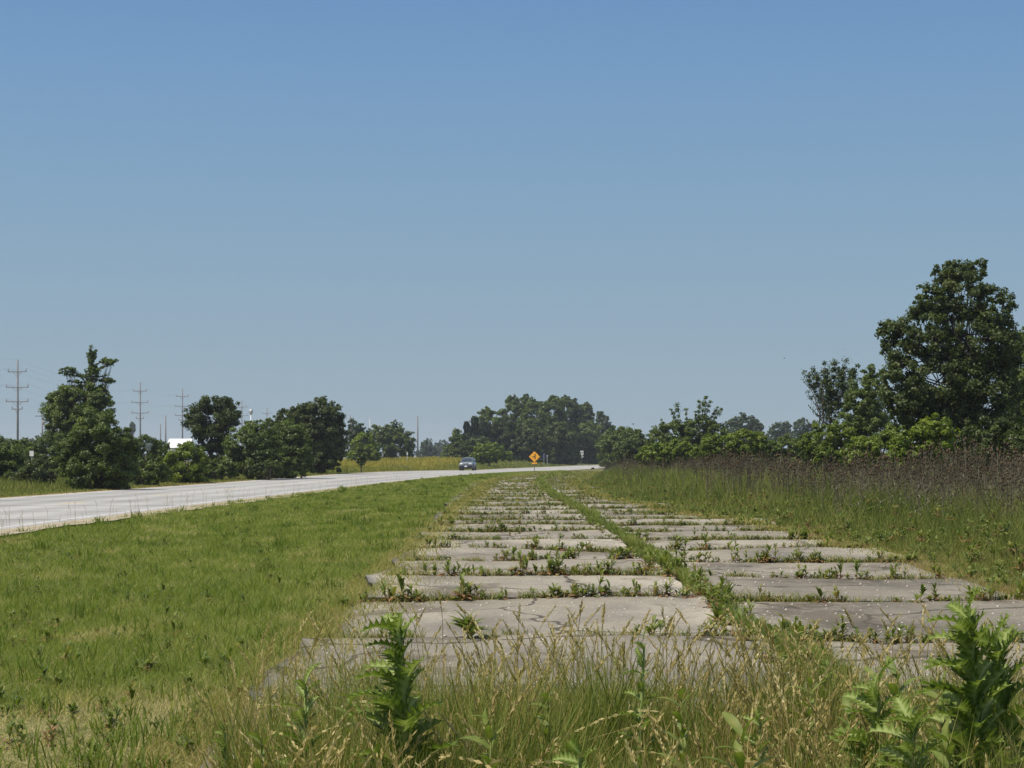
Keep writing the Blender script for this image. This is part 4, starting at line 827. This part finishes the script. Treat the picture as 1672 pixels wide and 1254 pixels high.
m = MB(); m.box((0, 0, .86), (.26, .008, .075)); m.build('name_plate', M_org, e)
X0, D0, z0 = gsite(888, 303)
e = empty('blue_sign', (X0, D0, z0), 'narrow blue-grey upright sign right of the warning sign', 'road sign')
m = MB(); m.box((0, .02, 1.1), (.03, .02, 1.15)); m.build('post', M_sil, e); m = MB(); m.box((0, -.01, 1.72), (.14, .008, .42)); m.build('panel', M_blue, e)
X0, D0, z0 = gsite(893.4, 306)
e = empty('marker_post', (X0, D0, z0), 'bare pale post standing right of the narrow blue-grey sign', 'post'); m = MB(); m.box((0, 0, .93), (.045, .03, 1.0)); m.build('post', M_sil, e); m = MB(); m.box((0, -.035, 1.8), (.06, .004, .13)); m.build('reflector', M_wsign, e)
X0, D0, z0 = gsite(950, 352)
e = empty('route_marker', (X0, D0, z0), 'white route shield with small plate below, in front of the dark trees', 'road sign'); e.scale = (1.15,) * 3
m = MB(); m.box((0, .03, .98), (.035, .02, 1.05)); m.build('post', M_gpost, e)
m = MB(); m.prism([(-.30, 2.32), (-.22, 2.42), (.22, 2.42), (.30, 2.32), (.26, 2.1), (.32, 1.85), (.2, 1.7), (0, 1.62), (-.2, 1.7), (-.32, 1.85), (-.26, 2.1)], -.01, .005); m.build('shield', M_wsign, e)
m = MB()
m.box((-.14, -.014, 2.08), (.05, .003, .16)); m.box((.14, -.014, 2.08), (.05, .003, .16)); m.build('numerals', M_black, e)
m = MB(); m.box((0, 0, 1.42), (.26, .01, .12)); m.build('direction_plate', M_wsign, e); m = MB(); m.box((0, -.014, 1.42), (.16, .003, .025)); m.build('arrow', M_black, e)
for px, dd3, lab in ((624, 255, 'small white roadside sign at the left under the spreading tree'), (650, 258, 'small white roadside sign nearer the tall mast under the spreading tree')):
    X0, D0, z0 = gsite(px, dd3); e = empty('small_sign', (X0, D0, z0), lab, 'road sign'); m = MB(); m.box((0, .02, .9), (.025, .02, .95)); m.build('post', M_gpost, e); m = MB(); m.box((0, -.01, 1.55), (.17, .008, .26)); m.build('panel', M_back, e)
X0, D0, z0 = gsite(665, 250); e = empty('marker_post', (X0, D0, z0), 'pale upright post at the right end of the spreading tree', 'post'); m = MB(); m.box((0, 0, .95), (.06, .04, 1.0)); m.build('post', M_sil, e); m = MB(); m.box((0, -.045, 1.75), (.08, .004, .18)); m.build('reflector', M_wsign, e)
X0, D0, z0 = gsite(775.5, 262); e = empty('marker_post', (X0, D0, z0), 'thin pale post just behind the silver car', 'post'); m = MB(); m.box((0, 0, .75), (.03, .02, .8)); m.build('post', M_sil, e); m = MB(); m.box((0, -.024, 1.42), (.045, .003, .1)); m.build('reflector', M_wsign, e)
X0, D0, z0 = gsite(52, 118); m = MB(); m.box((0, 0, .85), (.03, .03, .9)); e = empty('mailbox_sign', (X0, D0, z0), 'small white board half hidden in the thicket at the left', 'sign'); m.build('post', M_sil, e); m = MB(); m.box((0, -.05, 1.62), (.13, .01, .17)); m.build('panel', M_wsign, e)

# ------------------------------------------------------------------ power line
def pole(px, d, H, label, full=True):
    X0 = (px - CX) * d / F; z0 = float(gz(X0, d)); e = empty('power_pole', (X0, d, z0), label, 'power pole', 'power poles of the line at the left', R(-14))
    m = MB(); m.tube([(0, 0, -.5), (0, 0, H)], [.30, .20], 10); m.build('pole', M_pole, e, True)
    for zt, hw in ((H - 2.7, 2.5), (H - 6.5, 3.0), (H - 10.0, 3.0), (H - 11.8, 1.45)):
        m = MB(); m.box((0, -.28, zt), (hw, .09, .11)); a = m.build('crossarm', M_pole, e)
        m = MB()
        for s_ in (-1, 1): m.tube([(s_ * hw * .42, -.2, zt - .1), (0, -.22, zt - 1.2)], .05, 5)
        m.build('brace', M_pole, e)
        for s_ in (-1, 1):
            m = MB(); m.tube([(s_ * (hw - .1), -.28, zt + .1), (s_ * (hw - .1), -.28, zt + .35), (s_ * (hw - .1), -.28, zt + .75)], [.06, .13, .08], 8); m.build('insulator', M_insul, e, True)
    m = MB(); m.tube([(0, 0, H), (0, 0, H + .4)], [.1, .06], 6); m.build('pole_cap', M_insul, e, True)
    return X0, d, z0
PP = [pole(31 if 0 else 29, 448, 24.3, 'nearest tall power pole with four crossarms at the left edge'), pole(229, 612, 25.4, 'power pole with four crossarms right of the ragged tree'),
      pole(298, 702, 26.6, 'power pole rising left of the crooked tree'), pole(395, 815, 25.5, 'power pole just right of the crooked tree'), pole(436, 925, 25.3, 'power pole top above the rounded trees'), pole(557, 1100, 25.8, 'farthest power pole, right of the big dark tree')]
Hs = [24.3, 25.4, 26.6, 25.5, 25.3, 25.8]
PTS = [(-112, 250, 0.0)] + PP; HS = [24.0] + Hs
ca, sa = math.cos(R(-14)), math.sin(R(-14))
for (dz_, off_, lab) in ((.4, 0, 'thin top shield wire of the power line'), (-1.9, -2.4, 'upper left wire of the power line'), (-1.9, 2.4, 'upper right wire of the power line'), (-5.7, -2.9, 'middle left wire of the power line'), (-5.7, 2.9, 'middle right wire of the power line'), (-9.2, -2.9, 'lower left wire of the power line'), (-9.2, 2.9, 'lower right wire of the power line')):
    m = MB(); pts = []
    for i in range(len(PTS) - 1):
        a = np.array([PTS[i][0] + off_ * ca, PTS[i][1] + off_ * sa, PTS[i][2] + HS[i] + dz_]); b2_ = np.array([PTS[i + 1][0] + off_ * ca, PTS[i + 1][1] + off_ * sa, PTS[i + 1][2] + HS[i + 1] + dz_]); ln = np.linalg.norm(b2_ - a)
        for t in np.linspace(0, 1, 15)[:-1]: q_ = a * (1 - t) + b2_ * t; q_[2] -= 4 * t * (1 - t) * ln * .016; pts.append(q_)
    pts.append(b2_); m.tube(pts, .013, 4); tag(m.build('power_wire', M_wire), lab, 'wire', 'wires of the power line at the left')
def thinpole(px, topy, d, r0, label, arm=None, name='utility_pole', cat='utility pole', mat=None):
    X0 = (px - CX) * d / F; z0 = float(gz(X0, d)); H = EH - (topy - HY) * d / F - z0; e = empty(name, (X0, d, z0), label, cat)
    m = MB(); m.tube([(0, 0, -.4), (0, 0, H)], [r0, r0 * .65], 8); m.build('pole', mat or M_pole, e, True)
    if arm: m = MB(); m.box((0, -.15, H - arm[1]), (arm[0], .06, .07)); m.build('crossarm', M_pole, e)
    return e, H
e, H = thinpole(69, 674, 330, .16, 'small utility pole left of the ragged tree', (1.2, .6)); m = MB(); m.tube([(.3, -.25, H - 2.2), (.3, -.25, H - 1.2)], .22, 8); m.build('transformer', M_galv, e, True)
thinpole(262, 692, 640, .28, 'shorter of the two thin poles above the white shed'); thinpole(270.5, 679, 560, .28, 'taller of the two thin poles above the white shed')
e, H = thinpole(410, 675, 900, .5, 'distant lattice mast with a rounded head behind the crooked tree', None, 'mast', 'mast', M_galv); m = MB(); m.tube([(0, 0, H - .6), (0, 0, H + .6), (0, 0, H + 1.6), (0, 0, H + 2.1)], [.4, 1.0, 1.0, .4], 10); m.build('head', M_galv, e, True)
thinpole(572, 678, 620, .30, 'utility pole sticking out above the pale loose tree')
thinpole(682, 679, 480, .24, 'tall bare pole standing alone left of the central wood', None, 'mast', 'pole', M_pole)
thinpole(604, 684, 1500, .35, 'faint distant antenna behind the spreading tree', None, 'antenna', 'antenna', M_galv)
# white shed
X0 = (289 - CX) * 420 / F; z0 = float(gz(X0, 420)); s = 420 / F
e = empty('shed', (X0, 420, z0), 'white metal shed roof seen above the bushes at the left', 'shed'); hw_ = 17 * s; ev = EH - (731 - HY) * s - z0; rg_ = EH - (716 - HY) * s - z0
M_shed = solid('white_metal', (.74, .74, .73), .5, noise=.04, scale=.6); m = MB(); m.box((0, 5, ev / 2), (hw_, 5, ev / 2)); m.build('wall', M_shed, e)
m = MB(); m.add([(-hw_ - .3, -.4, ev), (hw_ + .3, -.4, ev), (hw_ + .3, 5, rg_), (-hw_ - .3, 5, rg_), (-hw_ - .3, 10.4, ev), (hw_ + .3, 10.4, ev)], [(0, 1, 2, 3), (3, 2, 5, 4), (0, 3, 4), (1, 5, 2), (0, 4, 5, 1)]); rf = m.build('roof', M_shed, e)
m = MB()
for k in range(-4, 5): m.box((k * hw_ * .23, -.02, ev * .5), (.04, .05, ev * .48))
m.build('wall_rib', M_galv, e)

# ------------------------------------------------------------------ car
M_sv = solid('silver_paint', (.33, .36, .39), .28, .6, noise=.03); M_clad = solid('black_plastic', (.018, .018, .02), .65); M_gl = solid('car_glass', (.02, .03, .04), .08, 0, noise=0); M_tyre = solid('tyre_rubber', (.02, .02, .02), .85); M_rim = solid('alloy_rim', (.5, .5, .5), .35, .8); M_lamp = solid('lamp_lens', (.75, .78, .8), .12)
dc = 203.0; Xcar = float(Xf(dc)) + 1.75; slope = .012 + .0005 * dc
car = empty('silver_car', (Xcar, dc, float(gz(Xcar, dc)) + .05), 'silver compact SUV with black bumper driving toward the camera on the light road', 'car'); car.scale = (.87,) * 3; car.rotation_euler = (0, R(-2), -math.atan(slope) + R(1.5))
# car space: front faces -Y, width along X
def loft(secs, mat, nm, parent=None):   # secs: list of (y, [(x,z)...half outline from bottom to centre top])
    m = MB(); vs = []; n2 = None
    for y, hp in secs:
        full = [(x_, z_) for x_, z_ in hp] + [(-x_, z_) for x_, z_ in reversed(hp)]
        n2 = len(full); vs += [(x_, y, z_) for x_, z_ in full]
    fs = [(i * n2 + k, i * n2 + (k + 1) % n2, (i + 1) * n2 + (k + 1) % n2, (i + 1) * n2 + k) for i in range(len(secs) - 1) for k in range(n2)]
    fs += [tuple(range(n2)), tuple(range((len(secs) - 1) * n2, len(secs) * n2))[::-1]]
    m.add(vs, fs); return m.build(nm, mat, parent or car, False)
def bsec(y, w_, zt, wt): return (y, [(w_ * .97, .42), (w_, .62), (w_ * .985, .86), (wt, zt - .05), (wt * .8, zt)])
loft([bsec(-2.2, .74, .86, .66), bsec(-2.12, .84, .98, .74), bsec(-1.7, .90, 1.05, .76), bsec(-1.0, .91, 1.10, .78), bsec(-.6, .91, 1.12, .82), bsec(1.6, .91, 1.12, .84), bsec(2.1, .88, 1.10, .80), bsec(2.25, .80, 1.0, .7)], M_sv, 'body')
def gsec(y, w0, z0_, w1, z1): return (y, [(w0, z0_), (w1 + .03, z1 - .08), (w1, z1 - .02), (w1 * .7, z1)])
loft([gsec(-1.02, .80, 1.08, .76, 1.14), gsec(-.25, .84, 1.08, .62, 1.60), gsec(.3, .84, 1.08, .64, 1.66), gsec(1.5, .84, 1.08, .62, 1.63), gsec(2.12, .80, 1.08, .68, 1.2)], M_sv, 'cabin')
m = MB(); m.add([(-.70, -.985, 1.165), (.70, -.985, 1.165), (.555, -.30, 1.575), (-.555, -.30, 1.575)], [(0, 1, 2, 3)]); m.add([(-.70, -.99, 1.16), (.70, -.99, 1.16), (.70, -1.0, 1.15), (-.70, -1.0, 1.15)], [(0, 1, 2, 3)])
ws = m.build('windscreen', M_gl, car); ws.location = (0, -.02, .012)
for sg in (-1, 1):
    m = MB(); m.add([(sg * .838, -.75, 1.15), (sg * .862, 1.75, 1.14), (sg * .70, 1.5, 1.52), (sg * .685, .1, 1.555), (sg * .69, -.22, 1.53)], [(0, 1, 2, 3, 4)]); g = m.build('side_window', M_gl, car); g.location = (sg * .02, 0, 0)
    m = MB(); m.box((sg * .99, -.72, 1.18), (.11, .05, .075)); m.build('mirror', M_clad, car)
    m = MB(); m.tube([(sg * .60, .0, 1.67), (sg * .60, .1, 1.71), (sg * .60, 1.3, 1.70), (sg * .60, 1.4, 1.66)], .018, 5); m.build('roof_rail', M_clad, car)
    m = MB(); m.prism([(sg * .40, .84), (sg * .43, .96), (sg * .74, .93), (sg * .77, .83)] if sg > 0 else [(-.40, .84), (-.77, .83), (-.74, .93), (-.43, .96)], -2.225, -2.08); m.build('headlight', M_lamp, car)
    m = MB(); m.tube([(sg * .66, -2.235, .55), (sg * .66, -2.2, .55)], .06, 10); m.build('fog_lamp', M_lamp, car)
    for yy in (-1.38, 1.32):
        wm = MB(); wm.tube([(sg * .70, yy, .345), (sg * .72, yy, .345), (sg * .90, yy, .345), (sg * .92, yy, .345)], [.30, .345, .345, .31], 20); wo = wm.build('wheel', M_tyre, car, True)
        wm = MB(); wm.tube([(sg * .90, yy, .345), (sg * .925, yy, .345)], [.215, .20], 14)
        wm.build('rim', M_rim, wo)
        wm = MB()
        a = np.linspace(-.15, math.pi + .15, 13)
        wm.tube([(sg * .90, yy + math.cos(t) * .42, .345 + math.sin(t) * .42) for t in a], .045, 6); wm.build('wheel_arch', M_clad, car, True)
m = MB(); m.box((0, -2.20, .50), (.82, .07, .17)); m.box((0, -2.1, .33), (.74, .1, .08)); m.box((0, 0, .36), (.80, 2.05, .10)); m.box((0, 2.2, .52), (.80, .08, .18))
for sg in (-1, 1): m.box((sg * .895, 0, .44), (.03, .95, .09))
m.build('bumper_and_cladding', M_clad, car)
m = MB(); m.box((0, -2.21, .88), (.37, .012, .055)); gr = m.build('grille', M_clad, car)
for k in range(-3, 5): m = MB(); m.box(((k - .5) * .1, -2.225, .88), (.014, .006, .055)); m.build('grille_bar', M_sv, gr)
m = MB(); m.box((0, -2.285, .56), (.16, .008, .075)); m.build('number_plate', M_wsign, car)

# tyre scrap on the road, bird, litter
d0 = 250.0; X0 = (968 - CX) * d0 / F; m = MB(); m.tube([(-.25, 0, .05), (-.1, .08, .22), (.1, .05, .26), (.24, -.05, .07)], [.05, .11, .11, .04], 7)
o = m.build('tyre_scrap', M_tyre, None, True); o.location = (X0, d0, float(gz(X0, d0)) + .05); tag(o, 'dark lump of tyre lying on the far end of the light road', 'tyre scrap')
M_bird = solid('bird_feathers', (.03, .03, .035), .8)
for px, py, dd3, rz, lab in ((1034, 692.5, 120, .4, 'dark bird flying just right of the central wood'), (1281, 585, 190, 1.0, 'faint small bird high above the far hazy trees'), (1377, 570, 190, -.4, 'faint small bird above the slim tree')):
    p_ = at(px, py, dd3); e = empty('bird', p_, lab, 'bird'); e.rotation_euler = (0, .2, rz)
    m = MB(); m.tube([(0, -.09, 0), (0, -.06, .01), (0, 0, 0), (0, .07, 0), (0, .13, 0)], [.008, .022, .03, .018, .012], 8); m.add([(-.012, .11, 0), (.012, .11, 0), (.03, .18, 0), (-.03, .18, 0)], [(0, 1, 2, 3)]); m.build('body', M_bird, e, True)
    for sg in (-1, 1): m = MB(); m.add([(0, -.03, .01), (sg * .09, -.045, .035), (sg * .19, -.01, .02), (sg * .10, .02, .03), (0, .035, .01)], [(0, 1, 2, 3, 4)]); m.build('wing', M_bird, e)
# white flowers by the near right-lane joint
M_petal = solid('white_petal', (.75, .74, .72), .6)
for px, dd3, zz in ((1448, 14.55, .13), (1466, 14.5, .10)):
    X0 = (px - CX) * dd3 / F; m = MB(); ce = Vector((0, 0, 0)); n = 8; vs = [(0, 0, 0)] + [(math.cos(6.2832 * k / n) * .015, math.sin(6.2832 * k / n) * .015, .010) for k in range(n)]
    m.add(vs, [(0, 1 + k, 1 + (k + 1) % n) for k in range(n)]); o_ = m.build('corolla', M_petal); e = empty('bindweed_flower', (X0, dd3, float(slab_z(np.array(X0), np.array(dd3))) ), 'white bindweed flower among the joint weeds of the right lane', 'flower', 'white flowers in the nearest joint of the right lane')
    o_.parent = e; o_.location = (0, 0, zz); o_.rotation_euler = (.9, .1, 0); m = MB(); m.tube([(0, 0, -.02), (0, .005, zz)], .0022, 4); m.build('stalk', M_weed, e)
# gravel patches: small stones along the slab edges
rs = np.random.default_rng(4); n_ = 5000; d = logd(n_, 9, 60, rs); x = Xc(d) + np.where(rs.random(n_) < .6, rs.uniform(-HW, HW, n_), rs.normal(0, .25, n_)); z = top_z(x, d); r_ = rs.uniform(.004, .014, n_) * (1 + d / 40)
octv = np.array([(1, 0, 0), (0, 1, 0), (-1, 0, 0), (0, -1, 0), (0, 0, .7), (0, 0, -.5)]); octf = np.array([(0, 1, 4), (1, 2, 4), (2, 3, 4), (3, 0, 4), (1, 0, 5), (2, 1, 5), (3, 2, 5), (0, 3, 5)])
V = (np.stack([x, d, z], -1)[:, None, :] + octv[None] * r_[:, None, None] * rs.uniform(.6, 1.3, (n_, 1, 3))).reshape(-1, 3); Tq = (octf[None] + (np.arange(n_) * 6)[:, None, None]).reshape(-1, 3)
tag(link('loose_gravel', mesh_np('loose_gravel', V, None, Tq, [solid('pale_stone', (.42, .38, .32), .9)])), 'scattered pale stone chips on the old slabs', 'gravel', None, 'stuff')
ribbon('gravel_drive', np.linspace(345, 420, 10), lambda d: -.0455 * d, lambda d: -.0375 * d, .06, [M_gravel], 3)

# ------------------------------------------------------------------ haze
mh, n, o = newmat('haze'); pv = n.nodes.new('ShaderNodeVolumePrincipled')
pv.inputs['Color'].default_value = (.86, .92, 1, 1); pv.inputs['Density'].default_value = .00021; pv.inputs['Anisotropy'].default_value = .2
n.links.new(pv.outputs[0], o.inputs['Volume'])
m = MB(); m.box((0, 1500, 15.5), (1600, 1700, 17.8)); hz = m.build('haze', mh); tag(hz, None, None, None, 'stuff')
